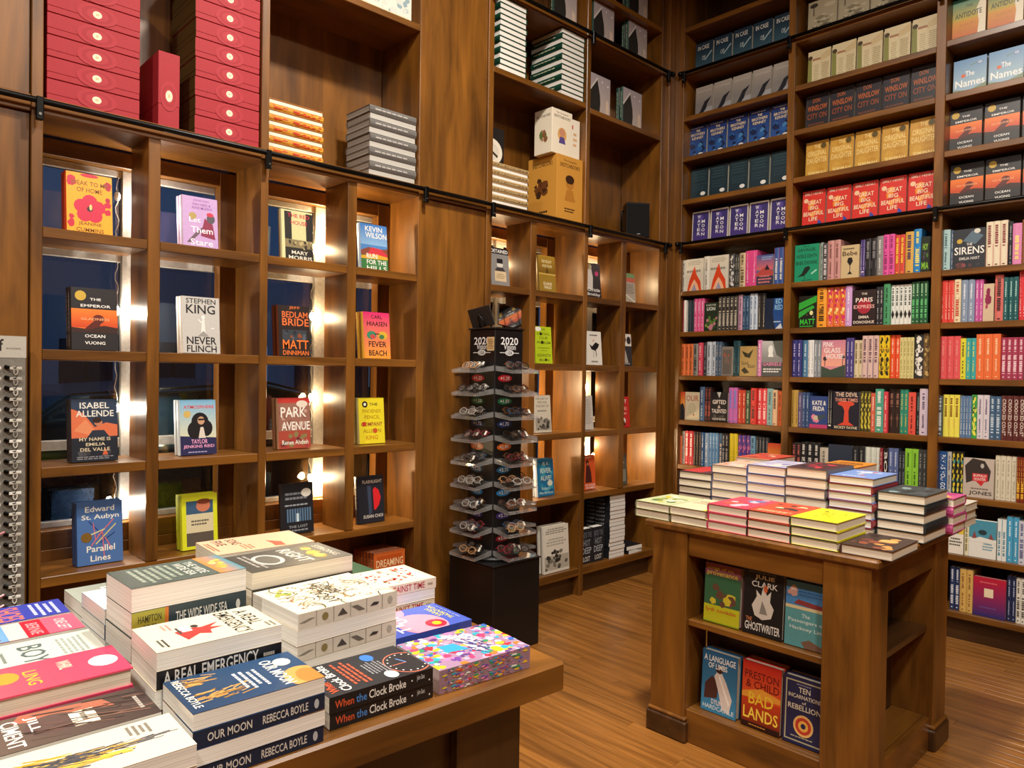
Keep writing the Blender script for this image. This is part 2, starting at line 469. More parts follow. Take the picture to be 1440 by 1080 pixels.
# strings of small lamps hanging down the mullions
BULB_ON = emit('lit_bulb', 'fff0d0', 60); BULB_WARM = emit('warm_lit_bulb', 'ffd9a0', 60); BULB_OFF = plain('clear_bulb', 'cfcac0', .1, 0, .8)
def light_string(xm, bulbs, label, warm, power, far=()):
    s = empty('string_light', (xm, YB + .03, 2.24), label, 'string light', 'light strings on the window mullions')
    z = 0; pts = []
    for k in range(60):
        pts.append((-.048 + .006 * sin(k * 1.7), .008 * cos(k * 1.1), -.025 * k))
    MB().tube(pts, .0016, 5).build('wire', plain('clear_wire', 'b9b2a6', .3), s)
    col = (1, .76, .44) if warm else (1, .93, .82)
    for zz, on, dx in [(a, b_, -.048) for a, b_ in bulbs] + [(a, b_, .052) for a, b_ in far]:     # far bulbs are unseen, added behind the divider so the side faces glow
        bm = MB().lathe([(.0005, .026), (.008, .022), (.013, .010), (.013, 0), (.008, -.010), (.004, -.014)][::-1], 10)
        o = bm.build('bulb', (BULB_WARM if warm else BULB_ON) if on else BULB_OFF, s, True); o.location = (dx, -.002, zz - 2.24)
        cp = MB().lathe([(.0045, .014), (.0055, .03)], 8).build('cap', BLACK, o); cp.location = (0, 0, .004)
        if on:
            l = bpy.data.lights.new('bulb_light', 'POINT'); l.energy = power * on; l.color = col; l.shadow_soft_size = .012
            p = link(bpy.data.objects.new('bulb_light', l), s); p.location = (dx, -.018, zz - 2.24)
light_string(.975, [(2.13, 0), (onY(183, 440, 3.36).z, 1.3), (onY(181, 575, 3.36).z, 1), (onY(180, 708, 3.36).z, 1.3)], 'string of small bulbs down the mullion behind the hibiscus cover', False, 2.0, [(2.10, 3.2), (1.69, 1.6), (1.22, 1.0)])
light_string(1.872, [(onY(453, 352, 3.36).z, .8), (onY(450, 447, 3.36).z, 1.6), (onY(452, 560, 3.36).z, 1), (onY(449, 672, 3.36).z, 1.6)], 'string of small bulbs down the mullion behind the orange lettered black cover', True, 2.4, [(2.13, 4.5), (.86, 2.6)])
light_string(3.105, [(2.1, .5), (1.40, 1.6), (.98, 1.4)], 'string of warm bulbs down the mullion behind the glasses spinner', True, 5, [(2.12, 1.1), (1.33, 2.8), (.88, 2.0)])
light_string(3.978, [(2.1, .5), (onY(830, 545, 3.36).z, .7), (.93, 1.2)], 'string of warm bulbs down the mullion beside the orange cover', True, 5, [(2.12, .9), (.84, 2.4)])

# ---------------------------------------------------------------- book wall
XB = XF + .29
def right_bay(name, label, y_hi, up, y_lo, last, shelves):
    b = empty(name, (0, 0, 0), label, 'bookcase')
    for u in [up] + ([last] if last else []):
        box('upright', WOOD[2], XF, XB, u[0], u[1], 0, CEIL - .02, b)
    a, c_ = y_lo, up[0]
    for z in shelves:
        box('shelf', WOOD[1], XF + .003, XB, a, c_, z - .034, z, b)
    box('base_shelf', WOOD[1], XF + .003, XB, a, c_, .125, .16, b)
    box('plinth', DARKWOOD[1], XF + .05, XB, a, c_, 0, .125, b)
    box('back_panel', DARKWOOD[2], XB, XB + .012, a, up[1], .125, CEIL - .02, b)
    return b
LOW = (2.027, 1.737, 1.427, 1.108, .79, .47)
UP = (2.376, 2.68, 2.985, 3.27, 3.585, 3.905)
right_bay('book_wall_bay', 'narrow bookcase bay in the corner with purple covers on its ledge', 0, (2.98, 3.022), 2.205, None, LOW + UP)
right_bay('book_wall_bay', 'middle bookcase bay with the row of red covers on its ledge', 0, (2.16, 2.205), 1.35, None, LOW + (2.376, 2.69, 2.99, 3.27, 3.575, 3.9))
right_bay('book_wall_bay', 'bookcase bay with sunset covers on its ledge', 0, (1.30, 1.35), .44, None, LOW + (2.376, 2.68, 2.99, 3.285, 3.59, 3.9))
right_bay('book_wall_bay', 'bookcase bay out at the open end of the book wall', 0, (.39, .44), -.5, (-.55, -.5), LOW + (2.376, 2.68, 2.99, 3.285, 3.59, 3.9))
tag(box('wall_books', PLASTER, XB + .02, XB + .12, -3.0, YF + .45, 0, CEIL, ch=0), kind='structure')
tag(box('trim_2', WOOD[2], XF + .01, XF + .05, 3.022, YF - .02, 0, CEIL - .02), kind='structure')

# ---------------------------------------------------------------- ladder rails
def rail(label, p0, p1, brackets, axis):
    r = empty('ladder_rail', p0, label, 'rail', None)
    v = Vector(p1) - Vector(p0)
    bar = MB().tube([(0, 0, 0), tuple(v)], .011, 10).build('bar', BLACKM, r, True)
    for q in brackets:
        bm = MB()
        if axis == 0:
            bm.box(q - p0[0] - .012, q - p0[0] + .012, -.014, .008, -.07, .012, .003)
        else:
            bm.box(-.014, .008, q - p0[1] - .012, q - p0[1] + .012, -.07, .012, .003)
        o = bm.build('bracket', BLACKM, r)
        sc_ = MB().lathe([(.005, 0), (.005, .003)], 8).build('screw', METAL, o)
        sc_.matrix_local = (Matrix.Translation((q - p0[0], -.014, -.05)) @ Matrix.Rotation(pi / 2, 4, 'X')) if axis == 0 else (Matrix.Translation((-.014, q - p0[1], -.05)) @ Matrix.Rotation(-pi / 2, 4, 'Y'))
    for e in (Vector((0, 0, 0)), v):
        n = v.normalized(); MB().tube([tuple(e - n * .012), tuple(e + n * .012)], .017, 10).build('end_cap', BLACKM, r, True)
ZR = 2.362
rail('black ladder rail along the ledge above the window cubbies', (-1.5, YF - .03, ZR), (4.47, YF - .03, ZR), (.587, 1.437, 2.288, 2.755, 3.59, 4.417), 0)
rail('black ladder rail along the ledge of the book wall', (XF - .03, 2.99, ZR), (XF - .03, -.6, ZR), (2.96, 2.185, 1.325, .415), 1)
rail('upper black ladder rail above the green and white stacks', (2.3, YF - .03, 3.585), (4.47, YF - .03, 3.585), (2.755, 3.59, 4.417), 0)
rail('upper black ladder rail across the top of the book wall', (XF - .03, 2.99, 3.57), (XF - .03, -.6, 3.57), (2.96, 2.185, 1.325, .415), 1)

# ---------------------------------------------------------------- outside at night
ASPH = plain('wet_asphalt', '1a1d22', .35, 0, .5, .3, 12)
tag(box('street', ASPH, -8, 14, YF + .75, 16, -.3, -.1, ch=0), kind='structure')
fac = empty('shop_building', (3, 14, 0), 'dark building with dimly lit windows across the street', 'building')
box('wall', plain('dusk_brick', '5a6478', .8), -9, 9, 0, 1, -.2, 3.4, fac, 0)
LITW = emit('lit_window', '9fc4e8', .5); DIMW = plain('dark_window', '10151f', .1)
for i in range(12):
    for j in range(1):
        w = box('window', DIMW if (i * 7 + j * 3) % 4 else LITW, -8.4 + i * 1.4, -7.6 + i * 1.4, -.04, .0, .5 + j * 2.1, 1.9 + j * 2.1, fac, .01)
        box('window_frame', BLACKM, -8.02 + i * 1.4, -7.98 + i * 1.4, -.06, -.04, .5 + j * 2.1, 1.9 + j * 2.1, w, 0)
# a parked car just outside the first window
car = empty('parked_car', (1.55, 5.3, -.1), 'dark car parked at the kerb outside the window', 'car')
CARP = plain('dark_car_paint', '1b2530', .15, .3, .6, 0, 60, .03)
side = [(-2.1, .35), (-2.15, .7), (-1.9, .86), (-1.15, .95), (-.55, 1.38), (.55, 1.45), (1.2, 1.30), (1.75, .98), (2.1, .9), (2.15, .4), (1.75, .25), (-1.7, .25)]
MB().prism(side, 1, -.85, .85).build('body', CARP, car)
CG = plain('car_glass', '0c141c', .05, 0, .8, 0, 60, .02)
MB().prism([(-1.02, .97), (-.52, 1.33), (.05, 1.38), (.05, .97)], 1, -.862, -.850).build('side_window', CG, car)
MB().prism([(.13, .97), (.13, 1.385), (.55, 1.38), (1.12, 1.25), (1.45, .98)], 1, -.862, -.850).build('side_window', CG, car)
MB().tube([(-1.06, -.87, .975), (-.54, -.87, 1.36), (.55, -.87, 1.42), (1.18, -.87, 1.28), (1.5, -.87, .99)], .012, 6).build('roof_trim', METAL, car)
for wx in (-1.35, 1.4):
    for wy in (-.86, .86):
        wl = MB().lathe([(.1, -.1), (.3, -.1), (.32, -.06), (.32, .06), (.3, .1), (.1, .1)], 20).build('wheel', plain('tyre_rubber', '0a0a0a', .8), car, True)
        wl.matrix_local = Matrix.Translation((wx, wy * .9, .32)) @ Matrix.Rotation(pi / 2, 4, 'X')
        MB().lathe([(.05, -.105), (.2, -.105), (.2, .105), (.05, .105)], 14).build('hub', METAL, wl)
lampp = empty('added_street_lamp', (5.2, 8.5, -.1), 'added unseen street lamp that brightens the car and building outside', 'street lamp')  # unseen lamp, added to make the car and building faintly visible
MB().tube([(0, 0, 0), (0, 0, 4.2), (0, -.3, 4.6), (0, -.9, 4.7)], .05, 8).build('pole', BLACKM, lampp, True)
MB().box(-.12, .12, -1.3, -.8, 4.62, 4.72, .02).build('head', BLACKM, lampp)
MB().box(-.09, .09, -1.25, -.85, 4.60, 4.619).build('lens', emit('lamp_lens', 'cfe2ff', 6), lampp)
l = bpy.data.lights.new('added_street_lamp_light', 'POINT'); l.energy = 500; l.color = (.5, .7, 1); l.shadow_soft_size = .15
link(bpy.data.objects.new('added_street_lamp_light', l), lampp).location = (0, -1.05, 4.5)
# ================================================================ furniture
# island table: four posts on plinth blocks, a top, open shelves on each side
IS = empty('display_island', (2.85, 1.3, 0), 'square wooden display island with corner posts and open shelves', 'display table')
def ib(name, mat, x0, x1, y0, y1, z0, z1, parent=IS, ch=.003):
    o = MB().box(x0 - 2.85, x1 - 2.85, y0 - 1.3, y1 - 1.3, z0, z1, ch).build(name, mat, parent); return o
ix0, ix1, iy0, iy1 = 2.452, 3.25, .888, 1.728
for (a, b_, c_, d_) in ((ix0, ix0 + .155, iy1 - .158, iy1), (ix0, ix0 + .155, iy0, iy0 + .155), (ix1 - .145, ix1, iy0, iy0 + .155), (ix1 - .145, ix1, iy1 - .155, iy1)):
    p = ib('post', WOOD[2], a, b_, c_, d_, .08, .815)
    ib('plinth_block', DARKWOOD[0], a - .013, b_ + .013, c_ - .013, d_ + .013, 0, .082, p, .006)
    ib('plinth_moulding', WOOD[0], a - .008, b_ + .008, c_ - .008, d_ + .008, .082, .098, p, .005)
ib('top', WOOD[0], 2.438, 3.335, .862, 1.762, .815, .843, ch=.006)
for y0, y1 in ((iy0 + .155, iy1 - .158),):
    ib('apron', WOOD[1], ix0 + .012, ix0 + .035, y0, y1, .725, .815)
    ib('apron', WOOD[1], ix1 - .035, ix1 - .012, y0, y1, .725, .815)
    ib('skirt_board', WOOD[1], ix0 + .012, ix0 + .035, y0, y1, .0, .128)
for yy in (iy0 + .012, iy1 - .035):
    ib('apron', WOOD[0], ix0 + .155, ix1 - .145, yy, yy + .023, .70, .815)
    ib('skirt_board', WOOD[0], ix0 + .155, ix1 - .145, yy, yy + .023, 0, .128)
ib('shelf', WOOD[1], ix0 + .018, ix0 + .155, iy0 + .155, iy1 - .158, .452, .477)
ib('shelf', WOOD[1], ix0 + .035, ix0 + .155, iy0 + .155, iy1 - .158, .105, .129)
ib('back_panel', DARKWOOD[2], ix0 + .156, ix0 + .168, iy0 + .155, iy1 - .158, .0, .815)
ib('shelf', DARKWOOD[0], ix0 + .17, ix1 - .145, iy0 + .03, 1.038, .452, .477)
ib('shelf', WOOD[0], ix0 + .17, ix1 - .145, iy0 + .036, 1.038, .105, .129)
ib('back_panel', DARKWOOD[2], ix0 + .17, ix1 - .145, 1.04, 1.052, .0, .815)

# long table at the front
TA = math.radians(-2.9); TZ = .81
TX = Vector((cos(TA), sin(TA), 0)); TY = Vector((-sin(TA), cos(TA), 0)); T0 = Vector((1.138, 1.039, 0))
TM = Matrix((( TX.x, TY.x, 0, T0.x), (TX.y, TY.y, 0, T0.y), (0, 0, 1, 0), (0, 0, 0, 1)))
TB = empty('display_table', mat=TM, label='long wooden display table stacked with paperbacks', cat='display table')
MB().box(-1.75, .025, 0, 1.02, TZ - .062, TZ, .005).build('top', WOOD[0], TB)
for a, b_ in ((-.22, -.055), (-1.70, -1.535)):
    for c_, d_ in ((.05, .21), (.81, .97)):
        MB().box(a, b_, c_, d_, 0, TZ - .062, .003).build('post', DARKWOOD[2], TB)
MB().box(-1.535, -.22, .075, .10, .10, TZ - .062, .002).build('side_panel', DARKWOOD[2], TB)
MB().box(-1.535, -.22,   .92, .945, .10, TZ - .062, .002).build('side_panel', DARKWOOD[2], TB)
MB().box(-.12, -.095, .21, .81, .10, TZ - .062, .002).build('end_panel', DARKWOOD[2], TB)
MB().box(-1.535, -.22, .10, .92, .42, .445, .002).build('shelf', DARKWOOD[0], TB)
MB().box(-1.535, -.06, .06, .96, .02, .10, .002).build('plinth', DARKWOOD[0], TB)

# spinner of reading glasses on its black pedestal
SX, SY = 2.62, 2.86
PD = empty('pedestal', (SX, SY, 0), 'plain black square pedestal under the glasses spinner', 'pedestal')
MB().box(-.165, .165, -.185, .165, .0, .455, .004).build('body', BLACK, PD)
MB().box(-.170, .170, -.19, .17, .455, .462, .002).build('top_plate', BLACK, PD)
SP = empty('glasses_spinner', (SX, SY, .462), 'black revolving spinner of reading glasses with clear trays', 'display stand')
MB().lathe([(.155, .0), (.16, .006), (.155, .016), (.06, .026), (.05, .04)], 32).build('turntable', BLACK, SP, True)
CW = .1
MB().box(-CW, CW, -CW, CW, .035, 1.185, .004).build('column', BLACK, SP)
MB().box(-CW - .006, CW + .006, -CW - .006, CW + .006, 1.185, 1.195, .003).build('cap', BLACK, SP)
m, nt, b = nodes('clear_acrylic'); tr = nt.nodes.new('ShaderNodeBsdfTransparent'); tr.inputs[0].default_value = (.93, .93, .92, 1)
gl = nt.nodes.new('ShaderNodeBsdfGlossy'); gl.inputs['Roughness'].default_value = .08; gl.inputs[0].default_value = (1, .97, .93, 1)
fr = nt.nodes.new('ShaderNodeLayerWeight'); fr.inputs[0].default_value = .15
mx = nt.nodes.new('ShaderNodeMixShader'); nt.links.new(fr.outputs['Fresnel'], mx.inputs[0]); df = nt.nodes.new('ShaderNodeBsdfDiffuse'); df.inputs[0].default_value = (.8, .8, .8, 1); m2 = nt.nodes.new('ShaderNodeMixShader'); m2.inputs[0].default_value = .14
nt.links.new(tr.outputs[0], m2.inputs[1]); nt.links.new(df.outputs[0], m2.inputs[2]); nt.links.new(m2.outputs[0], mx.inputs[1]); nt.links.new(gl.outputs[0], mx.inputs[2])
nt.links.new(mx.outputs[0], nt.nodes['Material Output'].inputs[0]); ACRYL = m
def tray_mesh():
    t = MB(); w = .098; d = .118; th = .0025; h = .02
    # open box leaning out, drawn as one folded sheet: floor, front lip, two side cheeks
    z1 = -.012
    t.poly([(-w, 0, 0), (w, 0, 0), (w, -d, z1), (-w, -d, z1)]); t.poly([(-w, 0, -th), (-w, -d, z1 - th), (w, -d, z1 - th), (w, 0, -th)])
    t.poly([(-w, -d, z1 - th), (-w, -d, z1 + h * .7), (w, -d, z1 + h * .7), (w, -d, z1 - th)])
    for s_ in (-w, w): t.poly([(s_, 0, -th), (s_, -d, z1 - th), (s_, -d, z1 + h * .7), (s_, 0, h * 1.3)])
    t.poly([(-w, 0, -th), (w, 0, -th), (w, 0, h), (-w, 0, h)])
    return t.mesh('tray', ACRYL)
TRAY = tray_mesh()
SIGN = print_mat('printed_sign', .35)
def sign_mesh(txt, col):
    mb = MB(); ink(mb, [E(.5, .5, .5, .5, col, 24), T(txt, .18, .25, .82, .76, 'f4f2ee')], lambda u, v, d: ((u - .5) * .1, -d * 3, (v - .5) * .036))
    return mb.mesh('power_label', SIGN)
POW = [('+1.25', 'c01f2c'), ('+1.50', '1d6a45'), ('+1.75', '21366f'), ('+2.00', 'd96a1a'), ('+2.25', '1f5f86'), ('+2.50', '2a86c8'), ('+2.75', '4a3a8c'), ('+3.00', '8a1d2a')]
SIGNS = [sign_mesh(*p) for p in POW]
hd = MB(); ink(hd, [R(0, 0, 1, 1, '0d0d10'), T('2020', .14, .52, .86, .86, 'ececec'), T('Vision', .26, .30, .76, .56, 'dedede'), L(.1, .16, .9, .16, .03, 'd8d8d8'), E(.5, .16, .18, .13, 'd8d8d8'), T('USA', .38, .08, .62, .24, '15151a')],
            lambda u, v, d: ((u - .5) * .17, -d * 3, (v - .5) * .115)); HEAD = hd.mesh('header_print', SIGN)
zt = [1.0 - .118 * k for k in range(9)]
FACE = [('y', 0), ('x', -pi / 2), ('X', pi / 2), ('Y', pi)]
MIR = plain('mirror_glass', 'd8d8da', .03, 1, .5, 0, 60, .01)
for nm, ang in FACE:
    rot = Matrix.Rotation(ang, 4, 'Z')
    off = rot @ Matrix.Translation((0, -CW - .0005, 0))
    for z in zt:
        o = link(bpy.data.objects.new('tray', TRAY), SP); o.matrix_local = off @ Matrix.Translation((0, -.002, z - .025))
    for k in range(8):
        o = link(bpy.data.objects.new('power_label', SIGNS[k]), SP); o.matrix_local = off @ Matrix.Translation((-.028, -.0005, zt[k] - .066))
    o = link(bpy.data.objects.new('header_print', HEAD), SP); o.matrix_local = off @ Matrix.Translation((0, -.0005, 1.105))
    if nm == 'y':
        mm = MB().box(-.085, .085, -.003, .003, 0, .115, .001).build('mirror', BLACK, SP); mm.matrix_local = off @ Matrix.Translation((.012, .012, 1.199)) @ Matrix.Rotation(.13, 4, 'Y') @ Matrix.Rotation(-.16, 4, 'X')
        MB().box(-.082, .082, -.0042, -.0031, .003, .112).build('mirror_glass', MIR, mm)
    elif nm == 'x':
        mm = MB().box(-.085, .085, -.003, .003, 0, .105, .001).build('mirror', plain('grey_mirror_back', '2c2e31', .5), SP); mm.matrix_local = off @ Matrix.Translation((.0, .012, 1.199)) @ Matrix.Rotation(-.12, 4, 'Y') @ Matrix.Rotation(.30, 4, 'X')
        MB().tube([(-.02, -.006, .0), (-.015, -.014, .05), (0, -.012, .07), (.015, -.014, .05), (.02, -.006, 0)], .004, 6).build('mirror_clip', BLACK, mm, True)
tg = MB(); ink(tg, [R(0, 0, 1, 1, 'd8b98a'), BARS(.1, .1, .9, .9, 5, '9a7a4c')], lambda u, v, d: ((u - .5) * .055, -d * 3 - .002, (v - .5) * .07))
o = tg.build('paper_tag', SIGN, SP); o.matrix_local = Matrix.Rotation(-pi / 2, 4, 'Z') @ Matrix.Translation((.07, -CW - .001, 1.11))
# the glasses themselves
def glasses_mesh(col, lens):
    mb = MB()
    for s_ in (-1, 1):
        mb.tube([(s_ * .033 + .026 * cos(2 * pi * k / 10), 0, .02 + .018 * sin(2 * pi * k / 10)) for k in range(11)], .0022, 4, C(col))
        mb.tube([(s_ * .059, 0, .028), (s_ * .061, .01, .028), (s_ * .02, .018, .02), (-s_ * .05, .016, .008)], .002, 4, C(col))
    mb.tube([(-.008, 0, .026), (0, 0, .030), (.008, 0, .026)], .002, 4, C(col))
    return mb.mesh('frame', GLOSS)
GCOL = [('17161a', 'dark framed'), ('6b4126', 'tortoiseshell framed'), ('b9b6b0', 'pale grey framed'), ('8c2f3c', 'dark red framed'), ('2f4a6b', 'slate blue framed'), ('c99a6a', 'honey coloured')]
GM = [glasses_mesh(c, 0) for c, _ in GCOL]
m, nt, b = nodes('lens_glass'); tr = nt.nodes.new('ShaderNodeBsdfTransparent'); gl = nt.nodes.new('ShaderNodeBsdfGlossy'); gl.inputs['Roughness'].default_value = .05
mx = nt.nodes.new('ShaderNodeMixShader'); mx.inputs[0].default_value = .22; nt.links.new(tr.outputs[0], mx.inputs[1]); nt.links.new(gl.outputs[0], mx.inputs[2]); nt.links.new(mx.outputs[0], nt.nodes['Material Output'].inputs[0])
LENSG = m; lm_ = MB()
lm_.poly([(.025 * cos(2 * pi * k / 10), 0, .017 * sin(2 * pi * k / 10)) for k in range(10)])
LM = lm_.mesh('lens', LENSG); TAGM = None
tgm = MB(); tgm.box(-.006, .006, -.0006, .0006, -.022, 0, 0, C('ece8de')); TAGM = tgm.mesh('price_tag', PRINT)
rg = random.Random(11)
for fi, (nm, ang) in enumerate(FACE[:3]):
    rot = Matrix.Rotation(ang, 4, 'Z'); off = Matrix.Translation((SX, SY, .462)) @ rot @ Matrix.Translation((0, -CW, 0))
    for ti, z in enumerate(zt):
        for q in range(3 if fi < 2 else 2):
            gi = rg.choice((0, 0, 0, 1, 2, 2, 3, 4, 5))
            M = off @ Matrix.Translation((rg.uniform(-.025, .025), -.034 - q * .031, z - .0105 - q * .003)) @ Matrix.Rotation(rg.uniform(-.06, .06), 4, 'Z') @ Matrix.Rotation(rg.uniform(-.62, -.5), 4, 'X')
            g = empty('reading_glasses', mat=M, label=GCOL[gi][1] + ' reading glasses lying in the clear trays of the spinner', cat='glasses', group=GCOL[gi][1] + ' glasses on the spinner')
            link(bpy.data.objects.new('frame', GM[gi]), g)
            for s_ in (-1, 1): link(bpy.data.objects.new('lens', LM), g).location = (s_ * .033, 0, .02)
            if rg.random() < .3: link(bpy.data.objects.new('price_tag', TAGM), g).location = (.05, -.006, .03)

# clip rack at the end of the window wall
RK = empty('clip_rack', (.30, YF - .055, .45), 'grey hanging rack of small metal bookmarks by the window cubbies', 'display rack')
MB().box(-.25, .247, 0, .02, 0, 1.075, .003).build('back_board', plain('grey_board', '77726a', .5), RK)
hdm = MB(); ink(hdm, [R(0, 0, 1, 1, 'b5b0a6'), T('ff', .815, .3, .868, .85, '2a2724'), BARS(.88, .35, .98, .5, 1, '8a857b')], lambda u, v, d: (-.25 + u * .497, -d - .001, 1.0 + v * .075)); hdm.build('header', SIGN, RK)
HOOK = MB().tube([(-.03, -.001, .004), (-.022, -.006, .002), (0, -.014, 0), (0, -.02, .006)], [.007, .006, .002, .0015], 6).mesh('hook', BLACKM)
clipc = ['d8d4ca', 'e9e6de', 'c9c5bb', 'a8a49c', 'bdb6aa']
CM = []
for cc in clipc:
    mb = MB(); mb.tube([(.006 * cos(t) , 0, -.012 + .012 * sin(t)) for t in [k * pi / 4 for k in range(9)]], .0018, 4, C(cc)); mb.box(-.018, .018, -.002, .002, -.006, .004, .001, C(cc)); CM.append(mb.mesh('clip', GLOSS))
PINK = MB(); PINK.tube([(-.03, 0, -.012), (.03, 0, .012)], [.001, .005], 6, C('c77f86')); PINKM = PINK.mesh('clip', GLOSS)
for i in range(26):
    for j, xx in enumerate((.10, .155, .215)):
        z = .965 - i * .036
        h = link(bpy.data.objects.new('hook', HOOK), RK); h.location = (xx, 0, z)
        pk = i in (16, 22, 23) and j == 1
        g = empty('bookmark_clip', (.30 + xx, YF - .055 - .012, .45 + z), 'pink metal clip hanging on the grey rack' if pk else 'silver metal clip hanging on the grey rack', 'bookmark', 'pink clips on the rack' if pk else 'silver clips on the rack')
        link(bpy.data.objects.new('clip', PINKM if pk else CM[rg.randint(0, 4)]), g)

# loudspeaker on the ledge
SK = empty('loudspeaker', mat=Matrix.Translation((4.255, 3.20, 2.3855)) @ Matrix.Rotation(-.55, 4, 'Z'), label='small black bookshelf loudspeaker standing on the ledge', cat='loudspeaker')
MB().prism([(-.085, -.06), (.085, -.06), (.06, .085), (-.06, .085)], 2, 0, .255).build('cabinet', BLACK, SK)
MB().box(-.078, .078, -.072, -.061, .012, .243, .006).build('grille', plain('speaker_cloth', '131314', .9, 0, .3, .6, 900), SK)
MB().tube([(-.09, -.01, .05), (-.105, -.01, .06), (-.105, -.01, .19), (-.09, -.01, .2)], .008, 6).build('bracket', BLACKM, SK, True)
bd = MB(); ink(bd, [R(0, 0, 1, 1, '9a9a9a')], lambda u, v, d: (-.012 + u * .024, -.0725 - d, .03 + v * .006)); bd.build('badge', SIGN, SK)
# ================================================================ books
KIND = {}
def K(key, w, h, t, cov, front=(), spine=None, sp=(), hard=True, mat=None, pages=None, back=None, fore=None):
    KIND[key] = dict(w=w, h=h, t=t, cov=cov, front=front, spine=spine or cov, sp=sp, hard=hard, mat=mat or PRINT, pages=pages or PAGES, back=back or cov, fore=fore)
_bm = {}
def book_meshes(key, t=None):
    kd = KIND[key]; t = round(t or kd['t'], 4)
    if (key, t) in _bm: return _bm[(key, t)]
    w, h = kd['w'], kd['h']; hard = kd['hard']; b = .0026 if hard else .0006; ov = .003 if hard else .0004
    x0, x1 = -w / 2, w / 2; bul = min(.005, t * .15) if hard else .0
    out = [(x1, 0), (x0, 0)] + ([(x0 - bul, t * .3), (x0 - bul, t * .7)] if bul else []) + [(x0, t)] + [(x1, t), (x1, t - b), (x0 + b, t - b), (x0 + b, b), (x1, b)]
    n = len(out); mb = MB(); cf, cs, cb = C(kd['cov']), C(kd['spine']), C(kd['back'])
    mb.v = [(p[0], p[1], 0) for p in out] + [(p[0], p[1], h) for p in out]
    ns = 3 if bul else 1                       # quads that make the spine
    for k in range(n):
        j = (k + 1) % n
        col = cf if k == 0 else cs if k <= ns else cb if k == ns + 1 else cf
        mb.f.append((k, j, n + j, n + k)); mb.c.append(col)
    o = n - 6                                  # index of (x0,t)
    for z in (0, n):
        for q in ([0, 1, n - 2, n - 1], ([1] + ([2, 3] if bul else []) + [o + 0, n - 3, n - 2]), [o + 0, o + 1, o + 2, n - 3]):
            mb.f.append(tuple(z + i for i in q)); mb.c.append(cs)
    cover = mb.mesh('cover', kd['mat'])
    pb = MB().box(x0 + b, x1 - ov, b, t - b, ov, h - ov, 0, C(kd['fore']) if kd['fore'] else None)
    pages = pb.mesh('page_block', PRINT if kd['fore'] else kd['pages'])
    pr = MB()
    ink(pr, kd['front'], lambda u, v, d: (x0 + u * w, -d, v * h))
    def spf(u, v, d):
        y = t * (1 - v); bx = bul * (min(1, min(y, t - y) / (.3 * t)) if bul else 0)
        return (x0 - bx - d * 2 - (.0002 if bul else 0), y, h * (1 - u))
    ink(pr, kd['sp'], spf)
    prm = pr.mesh('cover_print', kd['mat']) if pr.f else None
    _bm[(key, t)] = (cover, pages, prm)
    return _bm[(key, t)]
def put(key, M, label, cat='display book', group=None, name='display_book', t=None):
    c, p, r = book_meshes(key, t)
    e = empty(name, mat=M, label=label, cat=cat, group=group)
    link(bpy.data.objects.new('cover', c), e); link(bpy.data.objects.new('page_block', p), e)
    if r: link(bpy.data.objects.new('cover_print', r), e)
    return e
def frame(ex, ey, ez, pos):
    return Matrix(((ex[0], ey[0], ez[0], pos[0]), (ex[1], ey[1], ez[1], pos[1]), (ex[2], ey[2], ez[2], pos[2]), (0, 0, 0, 1)))
def flat_matrix(cx, cy, zbase, t, ang, faceup=True):
    """book lying flat, text-up towards angle ang (radians); (cx,cy) = middle of the cover"""
    up = Vector((cos(ang), sin(ang), 0)); h2 = 0
    ex = Vector((sin(ang), -cos(ang), 0))
    return frame(ex, (0, 0, -1), up, (cx, cy, zbase + t))
def lay(key, cx, cy, zbase, ang, label, group, t=None, name='stacked_book', cat='stacked book'):
    kd = KIND[key]; t = t or kd['t']; up = Vector((cos(ang), sin(ang), 0))
    M = flat_matrix(cx - up.x * kd['h'] / 2, cy - up.y * kd['h'] / 2, zbase, t, ang)
    return put(key, M, label, cat, group, name, t)

